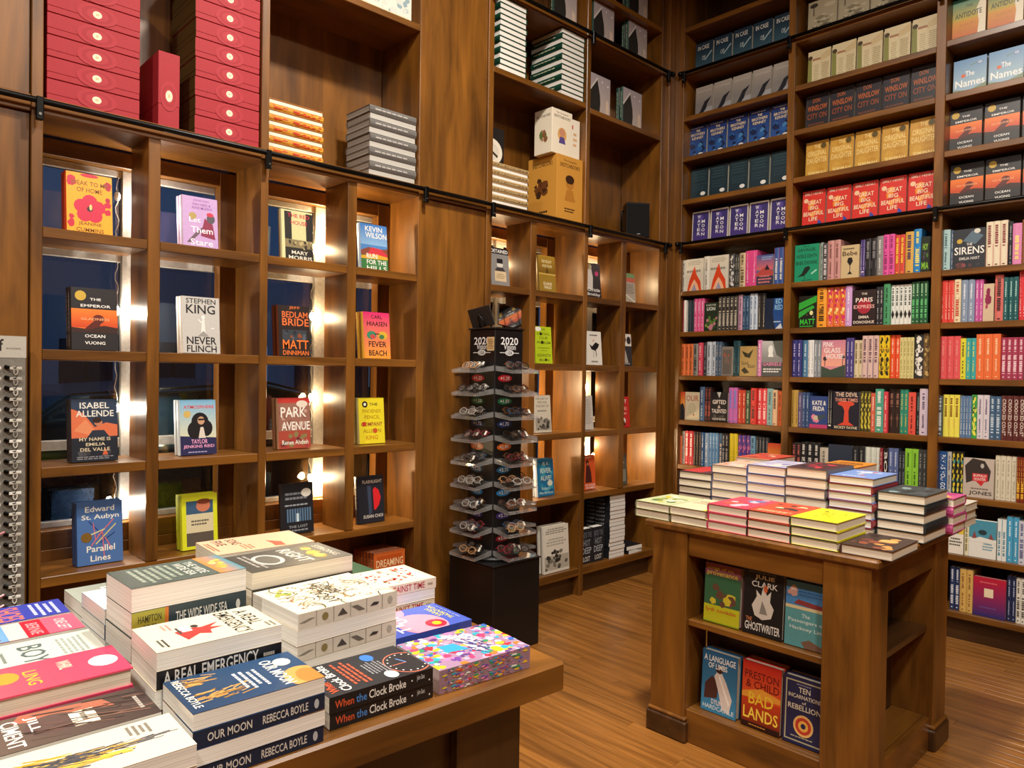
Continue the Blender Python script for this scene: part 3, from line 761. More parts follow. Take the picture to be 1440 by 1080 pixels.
SPINE_N = [0]
def spine_kind(col, tcol, style, h, w=.155):
    """a spine-out hardback; style draws the spine"""
    key = ('s', col, tcol, style, round(h, 3))
    if key in KIND: return key
    rr = random.Random(str(key)); sp = []
    st, _, arg = style.partition(':')
    b0, b1 = .27, .73
    def word(a0, a1, c=tcol, y0=b0, y1=b1):
        x = a0
        while x < a1 - .01:
            l = .02 + rr.random() * .022; e = min(a1, x + l)
            sp.append(R(x, y0 + rr.random() * .05, e, y1 - rr.random() * .05, c)); x = e + .010 + (.025 if rr.random() < .22 else 0)
    if st == 'band':            # lower part in another colour
        c2, f = arg.split(','); sp.append(R(1 - float(f), 0, 1, 1, c2)); word(.08, .9 - float(f) * .6); sp.append(E(.95, .5, .014, .2, tcol, 8))
    elif st == 'top':
        c2, f = arg.split(','); sp.append(R(0, 0, float(f), 1, c2)); word(.3, .88)
    elif st == 'text': sp.append(T(arg, .08, .2, .9, .8, tcol))
    elif st == 'stripe':
        n_ = 14
        for k in range(n_): sp.append(R(k / n_, 0, (k + .5) / n_, 1, tcol))
    elif st == 'blobs':
        sp.extend(BLOBS(0, 0, 1, 1, 22, arg.split(',') + [tcol], .03, .09, 3, .25))
    elif st == 'big': word(.06, .92, tcol, .15, .85)
    elif st == 'thin': word(.1, .45, tcol, .35, .65); word(.55, .86, tcol, .38, .62); sp.append(E(.94, .5, .012, .16, tcol, 8))
    elif st == 'two': word(.06, .34, tcol, .3, .7); word(.42, .86, arg or tcol, .22, .78); sp.append(E(.94, .5, .014, .18, tcol, 8))
    elif st == 'plain': pass
    elif st == 'cross':
        word(.1, .4); sp += [R(.62, .42, .7, .58, tcol), L(.56, .5, .86, .5, .06, tcol), R(.65, .2, .67, .8, tcol)]
    elif st == 'diamond':
        word(.08, .55); sp.append(P([(.62, .5), (.74, .1), (.86, .5), (.74, .9)], '1a1a1a'))
    elif st == 'box': sp.append(R(.58, .12, .78, .88, arg)); word(.08, .52)
    else: word(.08, .86)
    K(key, w, h, .03, col, spine=col, sp=sp, mat=PRINT)
    return key
# ---------------------------------------------------------------- covers shown in the window cubbies
HB = dict(w=.157, h=.235, t=.03)
def D(key, cov, front, spine=None, sp=(), w=.157, h=.235, t=.03, hard=True, mat=None, **k):
    K(key, w, h, t, cov, front, spine or cov, sp, hard, mat, **k)
W_ = 'f4f1ea'; B_ = '17161a'
def gold(x=.2, y=.9): return E(x, y, .11, .073, 'c9a640')
def oval(x=.75, y=.15): return E(x, y, .14, .06, 'f0eee8')
D('hibiscus', 'f0a51c', [BLOBS(0, .72, .2, .98, 3, ['c4183c'], .09, .12, 2), BLOBS(.8, .1, 1, .95, 6, ['c4183c', 'b01535'], .08, .11, 3), BLOBS(0, .05, .2, .35, 3, ['c4183c'], .08, .11, 4), E(.5, .97, .2, .03, 'c4183c'),
   T('SPEAK TO ME', .1, .80, .9, .875, '8a5606'), T('OF HOME', .22, .69, .78, .765, '8a5606'), FLOWER(.5, .42, .34, 'cb1b42', '3a1220'), E(.52, .45, .03, .05, 'f2d080'), T('JEANINE', .25, .135, .75, .2, '8a5606'), T('CUMMINS', .2, .04, .8, .105, '8a5606')], 'd9471c')
D('stare', 'c3a0d2', [T('JONATHAN', .3, .90, .75, .95, '8a4aa0'), T('VAN NESS &', .27, .83, .8, .88, '8a4aa0'), T('ANNE MURPHY', .25, .76, .85, .81, '8a4aa0'), E(.28, .62, .11, .07, 'b0985a'), P([(.1, .1), (.35, .3), (.6, .45), (.55, .35), (.2, .1)], '6a5560'), P([(.5, .25), (.62, .6), (.85, .5), (.92, .2)], '8a2c4a'), E(.8, .6, .12, .09, '555058'), E(.78, .68, .1, .04, 'c8324a'),
   T('Let', .18, .5, .5, .6, 'fbe9f4'), T('Them', .22, .3, .85, .42, 'fbe9f4'), T('Stare', .2, .06, .85, .18, 'fbe9f4')], 'd8c2e2', w=.145, h=.22)
D('redhouse', 'd8d6a0', [R(.1, 0, 1, .97, '2a2824'), R(.32, .38, .78, .97, 'd2cf98'), R(.1, .26, 1, .42, '8a7c58'), BLOBS(.1, .22, 1, .44, 12, ['3a352a', 'b9a878', '5f5540'], .04, .08, 5), T('THE RED', .2, .86, .9, .935, 'c23046'), T('HOUSE', .3, .72, .82, .80, 'c23046'), T('MARY', .3, .13, .82, .2, 'efe9d8'), T('MORRIS', .2, .02, .95, .1, 'efe9d8')], 'cfc9a0')
D('hills', '4f86c4', [G(0, .55, 1, 1, '3c78c0', '8ab4dc'), P([(0, .42), (.3, .5), (.6, .46), (1, .5), (1, .3), (0, .3)], '8a4a3a'), P([(.25, .36), (.4, .5), (.75, .48), (1, .36), (.95, .3), (.3, .3)], 'cc3a44'), R(0, .0, 1, .32, '3c7a44'), P([(0, .3), (.5, .36), (1, .32), (1, .26), (0, .24)], 'd8a83a'), T('KEVIN', .18, .84, .82, .95, W_), T('WILSON', .18, .70, .98, .82, W_), T('RUN', .2, .26, .6, .36, W_), T('FOR THE', .2, .13, .95, .23, W_), T('HILLS', .2, .01, .95, .1, W_)], 'a8c4e0')
def EMP(): return [R(0, .28, 1, .66, 'e2702a'), G(0, .36, 1, .66, 'f0802c', 'c8401c'), P([(0, .28), (0, .36), (.3, .34), (.7, .4), (1, .37), (1, .28)], '38201a'), E(.58, .5, .13, .075, '6a2418'), P([(.25, .32), (.45, .45), (.65, .48), (.6, .38), (.4, .33)], '5a1f16'), E(.2, .87, .12, .08, 'c9a640'), T('THE', .4, .80, .64, .84, W_), T('EMPEROR', .2, .69, .85, .735, W_), T('GLADNESS', .2, .48, .82, .52, 'f4b080'), T('OCEAN', .28, .2, .72, .25, W_), T('VUONG', .28, .09, .72, .14, W_)]
D('emperor', '242022', EMP(), '1c191b', [T('THE EMPEROR OF GLADNESS', .08, .3, .7, .7, 'cfc9c0'), T('VUONG', .76, .3, .94, .7, 'cfc9c0')], w=.16, h=.24)
D('flinch', 'c2c0bb', [T('STEPHEN', .1, .88, .9, .97, B_), T('KING', .1, .70, .88, .86, B_), P([(.48, .32), (.52, .6), (.58, .6), (.62, .3)], 'e8e6e2'), E(.55, .64, .045, .04, 'eeece8'), L(.42, .6, .54, .52, .03, 'e2e0dc'), L(.75, .45, .85, .45, .012, 'f4f4f4'), P([(.4, .3), (.55, .4), (.7, .3)], '9a9894'), T('NEVER', .1, .16, .9, .29, B_), T('FLINCH', .1, .02, .9, .14, B_)], 'eeeae0', w=.155, h=.24)
D('bedlam', '2c211f', [R(.12, .3, .9, .52, '3a4048'), BLOBS(.1, .3, .9, .55, 10, ['56606a', '8a4a30', '2a2e36'], .05, .1, 8), T('JEFF', .35, .92, .7, .985, 'd8703c'), T('BEDLAM', .12, .76, .95, .88, 'e8743c'), T('BRIDE', .12, .6, .98, .745, 'e8743c'), T('MATT', .12, .14, .95, .32, 'ef7a34'), T('DINNIMAN', .12, .02, .95, .11, 'ef7a34')], '7a3c22', w=.155, h=.235)
D('fever', 'e8456a', [G(0, 0, 1, 1, 'e02c72', 'f2a03a'), T('CARL', .3, .86, .72, .94, B_), T('HIAASEN', .14, .70, .9, .8, B_), E(.3, .5, .18, .09, '3a8a6a'), E(.72, .5, .18, .09, 'd8b038'), E(.34, .47, .1, .05, 'c84a4a'), E(.68, .47, .1, .05, '4a7a4a'), L(.42, .53, .6, .53, .02, '20202a'), T('FEVER', .18, .25, .85, .37, B_), T('BEACH', .18, .06, .85, .18, B_)], 'f0b83a')
D('emilia', '232a3a', [G(0, .5, 1, 1, '2d3d55', '2a3448'), P([(0, .38), (0, .85), (.25, .78), (.5, .55), (.75, .62), (1, .58), (1, .4)], 'd8704a'), P([(.05, .5), (.3, .68), (.5, .5), (.4, .42)], 'e08a60'), E(.58, .62, .09, .055, 'c07a5c'), E(.55, .66, .1, .045, '33201c'), P([(.3, .36), (.45, .5), (.7, .5), (.85, .36)], '26303f'), R(0, 0, 1, .36, '1d222c'), BLOBS(0, .08, 1, .2, 8, ['4a4a50', '38383f'], .06, .12, 9), P([(.66, .1), (.72, .22), (.78, .1)], 'd0603a'), T('ISABEL', .18, .85, .82, .95, 'e9e4da'), T('ALLENDE', .1, .72, .92, .82, 'e9e4da'), T('MY NAME IS', .16, .33, .84, .385, 'd9c8a8'), T('EMILIA', .3, .25, .72, .30, 'd9c8a8'), T('DEL VALLE', .18, .165, .82, .22, 'd9c8a8'), BARS(.1, .03, .9, .09, 2, '8a8a90')], '2a2a30', w=.16, h=.24)
D('atmosphere', '8fc2da', [G(0, .3, 1, 1, '7ab4d8', 'd8d8b8'), P([(0, .0), (0, .35), (1, .3), (1, 0)], '2b2a52'), E(.55, .6, .24, .17, '1c1a1e'), E(.4, .45, .2, .16, '1c1a1e'), E(.72, .48, .18, .15, '1c1a1e'), E(.58, .62, .1, .075, 'c59a7a'), L(.5, .64, .68, .64, .03, '16161a'), P([(.5, .3), (.56, .5), (.64, .5), (.7, .3)], 'dcd2c4'), E(.2, .74, .1, .065, 'd0b060'), T('ATMOSPHERE', .1, .84, .95, .9, 'd8404c'), T('TAYLOR', .3, .2, .75, .28, 'f0a8d0'), T('JENKINS REID', .08, .11, .94, .18, 'f0a8d0'), BARS(.2, .03, .8, .07, 1, 'a0a0c8')], 'e2eef2', w=.15, h=.232)
D('park', 'a84a3a', [R(0, .9, 1, 1, 'c23a34'), R(.0, .35, 1, .9, '9a6a5a'), BLOBS(0, .35, 1, .8, 14, ['b08a7a', '8a5a4a', 'c0a090'], .06, .13, 11), BLOBS(0, 0, 1, .35, 18, ['6a2a2a', '8a7a50', 'a03a3a', '3a4a3a'], .05, .12, 12), E(.75, .88, .18, .07, 'e6d8c8'), T('PARK', .08, .62, .88, .82, 'f3eee4'), T('AVENUE', .1, .36, .98, .53, 'f3eee4'), T('Renee Ahdieh', .1, .08, .92, .17, 'f0e6d8')], 'c89a72', w=.16, h=.235)
D('phoenix', 'ead92c', [E(.25, .86, .11, .07, B_), E(.25, .86, .055, .035, 'f4f0d0'), T('THE', .42, .83, .75, .89, '3a3420'), T('PHOENIX', .15, .67, .88, .75, 'b08a1c'), T('PENCIL', .22, .54, .82, .62, 'b08a1c'), T('COMPANY', .08, .38, .92, .47, '9a3a2a'), E(.2, .43, .08, .05, 'c83a2a'), T('ALLISON', .15, .24, .85, .32, 'b08a1c'), E(.62, .28, .09, .055, 'c8542a'), T('KING', .25, .09, .72, .18, 'c88a1c')], 'c8b878', w=.15, h=.23)
D('parallel', '4a6fa8', [T('Edward', .18, .84, .82, .93, 'f0ece0'), T('St. Aubyn', .1, .70, .92, .80, 'f0ece0'), L(.25, .7, .62, .4, .02, '233a7a'), L(.85, .62, .4, .32, .02, 'd8c87a'), L(.35, .66, .4, .38, .02, 'd86a72'), L(.8, .7, .45, .45, .018, 'd86a72'), L(.3, .3, .55, .52, .02, 'd86a72'), L(.82, .48, .5, .34, .02, '28407a'), L(.6, .42, .75, .22, .02, 'd86a72'), L(.3, .48, .6, .55, .02, 'd8d0a0'), L(.55, .5, .58, .1, .02, 'd86a72'), E(.2, .44, .12, .08, '7a5a24'), T('Parallel', .2, .2, .82, .3, 'f0ece0'), T('Lines', .28, .05, .72, .145, 'f0ece0')], '2f4a78', w=.16, h=.24)
D('yellowframe', 'd8dc28', [R(.12, .06, .88, .88, 'd6cba6'), R(.12, .64, .88, .88, '3a5a78'), E(.6, .78, .2, .11, 'c8785a'), E(.62, .86, .2, .05, '7a3a24'), R(.12, .06, .88, .3, '5a5248'), BARS(.25, .42, .75, .54, 2, '6a6458')], 'c8cc2a', w=.148, h=.23)
D('lastbook', '1d1f24', [R(.12, .24, .92, .50, '5a7a9a'), *[R(.12 + k * .08, .24, .15 + k * .08, .52, '14161a') for k in range(10)], R(.45, .24, .53, .4, 'c8dce8'), BARS(.1, .66, .9, .84, 2, '7c8088'), BARS(.08, .54, .92, .6, 1, '9aa0a8'), E(.78, .8, .16, .085, 'd8d4c8'), T('THE LOST', .2, .12, .8, .17, '9aa0a8'), BARS(.12, .04, .9, .1, 1, '8a9098')], '2a2c30', w=.158, h=.235)
D('flashlight', '20222c', [P([(.4, .15), (.36, .8), (.5, .78), (.52, .2)], '38435a'), P([(.6, .28), (.58, .7), (.66, .75), (.8, .68), (.88, .52), (.8, .36), (.66, .26)], 'd8242c'), T('FLASHLIGHT', .18, .84, .94, .91, 'd8c8b8'), T('SUSAN CHOI', .18, .1, .94, .17, 'd8d2c8')], '23242c', [T('FLASHLIGHT', .2, .3, .7, .7, 'c8c0b4')], w=.152, h=.235)
D('detained', '8a8886', [R(0, .84, 1, 1, '1d1c20'), T('DETAINED', .04, .87, .96, .96, W_), E(.5, .58, .17, .11, 'd8d4cc'), R(.34, .6, .66, .72, '1c1b1e'), R(.2, .14, .82, .4, 'd8c09a'), BARS(.28, .2, .75, .34, 3, '9a8460'), P([(.2, .4), (.35, .5), (.65, .5), (.8, .4)], '3c3a3e')], '5a5856', w=.145, h=.228)
D('golden', '9a7a2a', [R(0, .48, 1, .52, 'c8a850'), G(0, .52, 1, 1, 'a8842c', '7a5a18'), T('REVELRY', .2, .8, .8, .88, 'e8d8a0'), T('AND RUIN', .2, .68, .8, .76, 'e8d8a0'), E(.5, .58, .08, .07, '5a4214'), T('ELAINE', .25, .2, .75, .28, 'f0e4c0'), T('FARGO', .28, .1, .72, .18, 'f0e4c0')], '6a521c', w=.15, h=.232)
D('christie', '3a3638', [G(0, 0, 1, 1, '4a4446', '221f22'), P([(.1, .25), (.15, .8), (.4, .9), (.5, .6), (.45, .25)], 'd8d0c8'), E(.3, .9, .14, .08, 'd8c8a0'), E(.75, .72, .12, .07, 'c8487a'), T('Christie', .1, .2, .92, .3, W_), T('Brinkley', .1, .05, .92, .16, W_)], '8a8280', w=.155, h=.235)
D('smallstrip', 'b8b0a0', [R(0, .85, 1, 1, '7a9a6a'), R(0, .7, 1, .85, 'c86a5a'), BARS(.05, .3, .95, .65, 7, '7a746a'), L(.1, .3, .9, .05, .05, 'e8e2d8')], 'a8a090', w=.14, h=.21)
D('lime', 'b8d020', [E(.2, .93, .2, .06, 'f2f2ea'), T('THE', .38, .90, .62, .95, '4a5a10'), T('SOCIAL', .12, .77, .9, .84, '5a6a14'), T('CLUB', .26, .66, .76, .73, '5a6a14'), T('PROBLEM', .1, .53, .92, .6, '5a6a14'), E(.36, .8, .07, .045, '20240a'), E(.42, .57, .07, .045, '20240a'), L(.15, .42, .85, .42, .012, '5a6a14'), L(.3, .35, .7, .35, .01, '5a6a14'), T('KENNETH', .1, .18, .9, .26, '6a7a1a'), T('MILSON', .2, .06, .8, .13, '6a7a1a'), E(.6, .1, .06, .04, '20240a')], '9ab018', w=.148, h=.23)
D('whitebird', 'ece8de', [P([(.15, .62), (.35, .55), (.6, .68), (.85, .62), (.75, .52), (.55, .42), (.3, .46)], B_), P([(.55, .45), (.62, .28), (.66, .28), (.6, .48)], B_), L(.45, .42, .42, .22, .02, B_), E(.45, .72, .04, .03, 'c88a4a'), BARS(.2, .85, .8, .92, 1, '4a4844'), BARS(.25, .06, .75, .14, 1, '6a6864'), L(.6, .22, .6, .42, .02, '8a5a4a')], 'd8d4ca', w=.15, h=.225)
D('whiteblack', 'e8e4da', [R(0, 0, 1, .62, '33363a'), E(.4, .82, .2, .1, '28262a'), E(.8, .8, .16, .12, '2a282c'), P([(.3, .1), (.5, .5), (.7, .1)], 'b8b4aa'), BARS(.1, .04, .9, .1, 1, 'c8c4ba')], '8a8884', w=.145, h=.225)
D('daysmiles', 'd6cfbc', [T('THE LAST OF', .12, .88, .88, .93, '4a463e'), T('THE OLD', .2, .78, .8, .84, '6a6458'), T('THE DAY OF', .12, .68, .88, .74, '6a6458'), BARS(.2, .54, .8, .62, 1, '8a8478'), R(.05, .06, .95, .34, 'a8a294'), BLOBS(.05, .04, .95, .45, 18, ['2c2a28', '57534c', '7a756a', '3c3936'], .06, .14, 14)], 'b8b2a2', w=.15, h=.232)
D('plainwhite', 'cfcac0', [BARS(.1, .15, .9, .9, 16, 'a8a398')], 'd8d4ca', w=.14, h=.225)
D('redcover', 'cc2a26', [T('HET', .2, .78, .8, .9, 'f4e8e0'), T('BE', .3, .56, .8, .66, 'f0b0a0'), BARS(.2, .4, .8, .5, 1, 'f0c0b0'), E(.5, .22, .16, .09, 'f2ece4'), P([(.4, .06), (.5, .25), (.62, .06)], '20181a')], 'e8e0d8', w=.14, h=.215)
D('river', '1f6f9a', [BLOBS(0, 0, 1, 1, 22, ['2a86a8', '1a5a88', '3a9ab0', '164a78'], .08, .18, 15), T('IS A', .36, .82, .7, .92, 'cfe0d0'), T('RIVER', .2, .62, .85, .75, 'cfe0d0'), T('ALIVE?', .2, .42, .85, .55, 'cfe0d0'), E(.75, .34, .16, .08, 'd8dcc8'), T('Robert', .25, .17, .7, .25, 'b8d8e0'), T('Macfarlane', .1, .06, .92, .13, 'b8d8e0')], 'd0d8dc', w=.15, h=.232)
D('orangewoman', 'd8582a', [P([(.3, .2), (.36, .5), (.42, .72), (.62, .72), (.72, .5), (.75, .2)], '4a1f1a'), E(.5, .78, .1, .08, '2a1412'), E(.52, .74, .06, .05, 'b06a4a'), BARS(.15, .9, .85, .96, 1, 'f0c8a0'), T('NO HONOR', .3, .1, .95, .16, 'f6ece0'), T('WOMEN', .3, .02, .95, .08, 'f6ece0')], 'b84a24', w=.15, h=.228)
D('partial', '5a5a50', [R(.1, .1, .9, .5, '8a8a7a'), BARS(.2, .6, .8, .85, 3, 'c8c4b0')], '6a6a60', w=.14, h=.21)
CU = 'display books in the window cubbies'
ZC = SH
def cubby(key, x0, x1, row, label, n=2, Y=YF + .075, tilt=.09, ty=None):
    """face-out copies leaning in a cubby: pixel columns give the place along the shelf"""
    kd = KIND[key]; z = ZC[row] if row < 4 else .18
    ym = 420 if row == 1 else 520
    a = onY(x0, ym, Y); b_ = onY(x1, ym, Y); cx = (a.x + b_.x) / 2
    for i in range(n):
        M = Matrix.Translation((cx, Y + i * (kd['t'] + .004), z + .0008 + kd['t'] * sin(tilt))) @ Matrix.Rotation(-tilt, 4, 'X')
        put(key, M, label if i == 0 else which(label, 'copy behind the first'), group=CU)
cubby('hibiscus', 91, 159, 0, 'yellow hardcover with crimson hibiscus flowers in a window cubby')
cubby('stare', 255, 307, 0, 'lilac paperback with a white title in a window cubby')
cubby('redhouse', 395, 440, 0, 'black and cream hardcover with a red title in a window cubby', n=1)
cubby('hills', 506, 545, 0, 'blue hardcover with a red car and white lettering in a cubby', n=1)
cubby('emperor', 101, 167, 1, 'black hardcover with an orange sunset band in a window cubby')
cubby('flinch', 258, 311, 1, 'grey hardcover with black hand-drawn lettering in a window cubby')
cubby('bedlam', 394, 437, 1, 'black hardcover with big orange lettering in a window cubby')
cubby('fever', 512, 552, 1, 'pink and orange hardcover with sunglasses in a window cubby')
cubby('emilia', 102, 167, 2, 'dark hardcover with orange clouds and a woman in a window cubby')
cubby('atmosphere', 255, 306, 2, 'pale blue hardcover with a long-haired figure in a window cubby')
cubby('park', 391, 441, 2, 'rust red hardcover with tall white title in a window cubby')
cubby('phoenix', 507, 543, 2, 'bright yellow hardcover with round seals in a cubby')
cubby('parallel', 110, 176, 3, 'blue hardcover with coloured crossing lines in a window cubby')
cubby('yellowframe', 258, 310, 3, 'yellow-bordered paperback with a face and beige panel in a cubby')
cubby('lastbook', 398, 446, 3, 'near-black hardcover with blue pillars and an oval sticker', n=1)
cubby('flashlight', 507, 544, 3, 'dark hardcover with a red half disc in a cubby', n=1)
cubby('detained', 689, 716, 0, 'grey cover with a black cap portrait in a cubby', n=1)
cubby('golden', 755, 783, 0, 'dull gold hardcover with pale lettering in a cubby', n=1)
cubby('christie', 822, 845, 0, 'dark photo cover with white script lettering in a cubby', n=1)
cubby('smallstrip', 874, 894, 0, 'thin grey book with a green strip in an end cubby', n=1)
cubby('lime', 755, 779, 1, 'lime green cover with black dots in a cubby', n=1)
cubby('whitebird', 828, 849, 1, 'white cover with a black bird in a cubby')
cubby('whiteblack', 872, 892, 1, 'white and charcoal cover in an end cubby', n=1)
cubby('daysmiles', 754, 777, 2, 'cream cover with a grey crowd photo in a cubby', n=1)
cubby('plainwhite', 816, 837, 2, 'plain off-white cover lined with small print in a cubby', n=1)
cubby('redcover', 869, 889, 2, 'red cover with white edge in an end cubby', n=1)
cubby('river', 757, 785, 3, 'turquoise and blue patterned hardcover in a cubby')
cubby('orangewoman', 820, 841, 3, 'orange cover with a dark standing woman in a cubby', n=1)
cubby('partial', 869, 884, 3, 'olive grey cover at the edge of an end cubby', n=1)

# bottom row of the window wall
D('crowd', 'e0dacc', [BARS(.08, .82, .92, .95, 3, '8a8478'), BARS(.1, .56, .9, .74, 3, 'b0aa9c'), R(.02, .06, .98, .36, 'b4aea0'), BLOBS(.02, .02, .98, .5, 26, ['2c2a28', '57534c', '7a756a', '3c3936'], .05, .1, 21)], 'd8d2c4', w=.23, h=.29, t=.025)
e0 = onY(757, 800, YF + .02).x; e1 = onY(803, 800, YF + .02).x
for i in range(2):
    M = Matrix.Translation(((e0 + e1) / 2 + .03, YF + .03 + i * .034, .1825)) @ Matrix.Rotation(-.06, 4, 'X')
    put('crowd', M, 'large cream book with a crowd photograph on the bottom shelf' if i == 0 else 'large cream crowd photograph book behind the front one', group='large cream crowd photograph books')
for i in range(3):
    if i: put('crowd', Matrix.Translation((2.97, YF + .035 + i * .034, .1825)) @ Matrix.Rotation(-.06, 4, 'X'), 'large cream book behind the glasses pedestal', group='large cream books behind the pedestal')
D('deep', '23252b', [R(.06, .52, .5, .9, '30343c'), T('INTO THE', .1, .74, .9, .9, '6a7078'), T('HOT', .2, .5, .8, .68, '8a9098'), T('DEEP', .1, .28, .9, .46, 'aab0b8'), T('LOST', .2, .06, .8, .2, 'd8d4cc')], '1d1f24', [T('DEEP LOST', .1, .25, .8, .75, 'a8a8a8')], w=.115, h=.23, t=.06, pages=WPAGES)
for i in range(2):
    put('deep', Matrix.Translation((3.69 + i * .119, YF + .04, .1808)), 'thick black book on the bottom shelf ' + ('against the tall stack' if i else 'beside the upright'), group='thick black books on the bottom shelf')
# tall stack of the same, spines to one side and page edges to the front
D('deepflat', '1c1d22', [], '1c1d22', [T('DEEP LOST', .1, .25, .8, .75, 'a8a8a8')], w=.165, h=.225, t=.0265, pages=WPAGES, hard=False)
rs = random.Random(3); z = .1805
for k in range(16):
    lay('deepflat', 3.985 + rs.uniform(-.004, .004), YF + .135 + rs.uniform(-.003, .003), z, pi / 2, from_top('black-covered book in the tall white-paged stack', k, 16), 'tall stack of black-covered books'); z += .0268
z = .1805
for k, a_ in enumerate((.06, -.05)):
    lay('deepflat', 4.175, YF + .125, z, pi / 2 + a_, from_top('black-covered book in the low pile beside the tall stack', k, 2), 'low pile of black-covered books'); z += .0268
D('dreaming', 'c8622a', [R(.1, .72, .9, .94, 'b8501c'), T('DREAMING', .08, .76, .94, .88, 'f0d0a0'), BLOBS(0, 0, 1, .55, 14, ['8a3c18', 'd8803a', 'e8a050'], .08, .16, 31)], '8a4420', [T('DREAMING', .1, .3, .8, .7, 'e8b878')], w=.19, h=.32, t=.02)
for i in range(7):
    put('dreaming', Matrix.Translation((2.155 - i * .004, YF + .06 + i * .0225, .1808)), which('orange illustrated book on the shelf below the window cubbies', ORD[i] + ' from the front'), group='orange illustrated books')
# ---------------------------------------------------------------- upper tier of the window wall
UZ = 2.3855
# red boxed sets: front face carries the print
def red_box(x0, x1, y0, y1, z0, z1, label, group, vertical=False, side='a02832'):
    e = empty('boxed_set', ((x0 + x1) / 2, (y0 + y1) / 2, z0), label, 'boxed set', group)
    w, d, h = (x1 - x0) / 2, (y1 - y0) / 2, z1 - z0
    def shell(x, y, a, b_):
        m_ = MB().box(-x, x, -y, y, a, b_, .0012, C('a32b34'))
        for q, f in enumerate(m_.f):
            if max(m_.v[i][0] for i in f) < -x + .002: m_.c[q] = C(side)
        return m_
    lid = shell(w, d, h * .3, h - .0008).build('lid', CLOTH, e)
    shell(w - .0006, d - .0006, .0005, h * .3).build('tray', CLOTH, e)
    pr = MB(); items = []
    if vertical: items = [E(.5, .42, .42 - .1 * k, .2 - .05 * k, c, 20) for k, c in enumerate(('aa313a', 'a02a34', 'ac353e'))] + [E(.5, .42, .16, .075, 'f0dfc0'), E(.5, .42, .06, .03, 'd8b890')]
    else: items = [E(.52, .5, .22 - .05 * k, .48 - .1 * k, c, 20) for k, c in enumerate(('aa313a', 'a02a34', 'ac353e'))] + [E(.52, .5, .05, .17, 'f0dfc0'), E(.52, .5, .02, .06, 'd8b890')]
    ink(pr, items, lambda u, v, dd: (-w + u * 2 * w, -d - dd - .0009, v * h)); pr.build('seal_print', CLOTH, lid)
bz = .0795
for k in range(8):
    red_box(.618, .93, YF + .015, YF + .30, UZ + .001 + k * bz, UZ + k * bz + bz - .001, from_top('red box with cream seal in the stack by the wide panel', k, 8), 'red boxes in the first stack')
for k in range(9):
    red_box(1.14 + .002 * (k % 2), 1.415, YF + .015, YF + .29, UZ + .001 + k * bz, UZ + k * bz + bz - .001, from_top('red box with cream seal beside the orange patterned stack', k, 9), 'red boxes in the second stack', side='4f3d16')
red_box(1.00, 1.082, YF + .02, YF + .28, UZ + .001, UZ + .30, 'red box standing on end between the two red stacks', None, True)
# orange patterned books
K('orange', .20, .27, .0237, 'b8701f', [], 'c88a26', [BLOBS(0, 0, 1, 1, 46, ['c8441c', 'f0c040', 'd86020', 'b83018'], .02, .06, 5, .3)], True, PRINT, PAGES)
K('silver', .215, .28, .034, '5c5956', [], '6f6c69', [BARS(.1, .3, .9, .7, 1, 'b8b4ae')], True, GLOSS, page_mat('wrapped_page_edges', '8a867f', 'c4c0b8'))
z = UZ + .0005
for k in range(10):
    lay('orange', 1.595, YF + .125, z, 0 if k % 2 else pi, from_top('orange patterned hardcover in the stack on the ledge', k, 10), 'orange patterned stack'); z += .0239
z = UZ + .0005
for k in range(10):
    lay('silver', 2.118 + .002 * (k % 3), YF + .13, z, pi if k % 2 else 0, from_top('grey plastic-wrapped book in the silver stack on the ledge', k, 10), 'silver wrapped stack'); z += .0345
D('pastel', 'd8d4c8', [G(0, .5, 1, 1, 'e8a070', 'd8cfc0'), BLOBS(0, .05, 1, .6, 14, ['a8b8b8', 'c8ccc4', '8aa0a8'], .08, .16, 41), R(.05, .02, .95, .1, 'd8c8a0')], 'c8c4b8', w=.175, h=.24, t=.04)
for px0, px1, beside in ((497, 540, 'its twin'), (541, 579, 'the upright')):
    a = onY((px0 + px1) / 2, 20, YF + .03)
    put('pastel', Matrix.Translation((a.x, YF + .04, 3.2055)), 'pale pastel cover on the top shelf above the silver stack, beside ' + beside, group='pastel covers on the top shelf')
# white and green stacks
K('green', .21, .27, .031, '1d4a3a', [], '174232', [BARS(.1, .3, .9, .7, 1, 'c8c8a8')], True, PRINT, WPAGES)
for (cx, n, g) in ((2.93, 13, 'first'), (3.452, 13, 'second')):
    z = 3.1505
    for k in range(n):
        lay('green', cx + rs.uniform(-.003, .003), YF + .145 if g == 'first' else YF + .15, z, pi / 2 if k % 2 else -pi / 2, from_top('green-bound book in the stack ' + ('by the wall panel' if g == 'first' else 'by the upright'), k, n), g + ' green-bound stack'); z += .0315
# slipcases
def slipcase(x0, x1, y0, y1, z0, z1, col, fa, fb, label, books=None):
    e = empty('slipcase', (x0, y0, z0), label, 'slipcase')
    w, d, h = x1 - x0, y1 - y0, z1 - z0
    MB().box(0, w, 0, d, 0.0005, h, .0015, C(col)).build('case', CLOTH, e)
    pr = MB(); ink(pr, fa, lambda u, v, q: (u * w, -q, v * h)); ink(pr, fb, lambda u, v, q: (-q, d * (1 - u), v * h)); pr.build('case_print', CLOTH, e)
def portrait(c1, c2): return [E(.5, .58, .16, .1, c2), E(.5, .64, .17, .07, c1), P([(.3, .3), (.38, .48), (.62, .48), (.72, .3)], c2), L(.4, .58, .6, .58, .012, c1), BARS(.3, .12, .7, .2, 2, c1)]
def stack_pic(c1): return [BLOBS(.2, .3, .75, .68, 16, [c1, '6a3c14'], .06, .14, 51), BARS(.25, .1, .75, .16, 1, c1)]
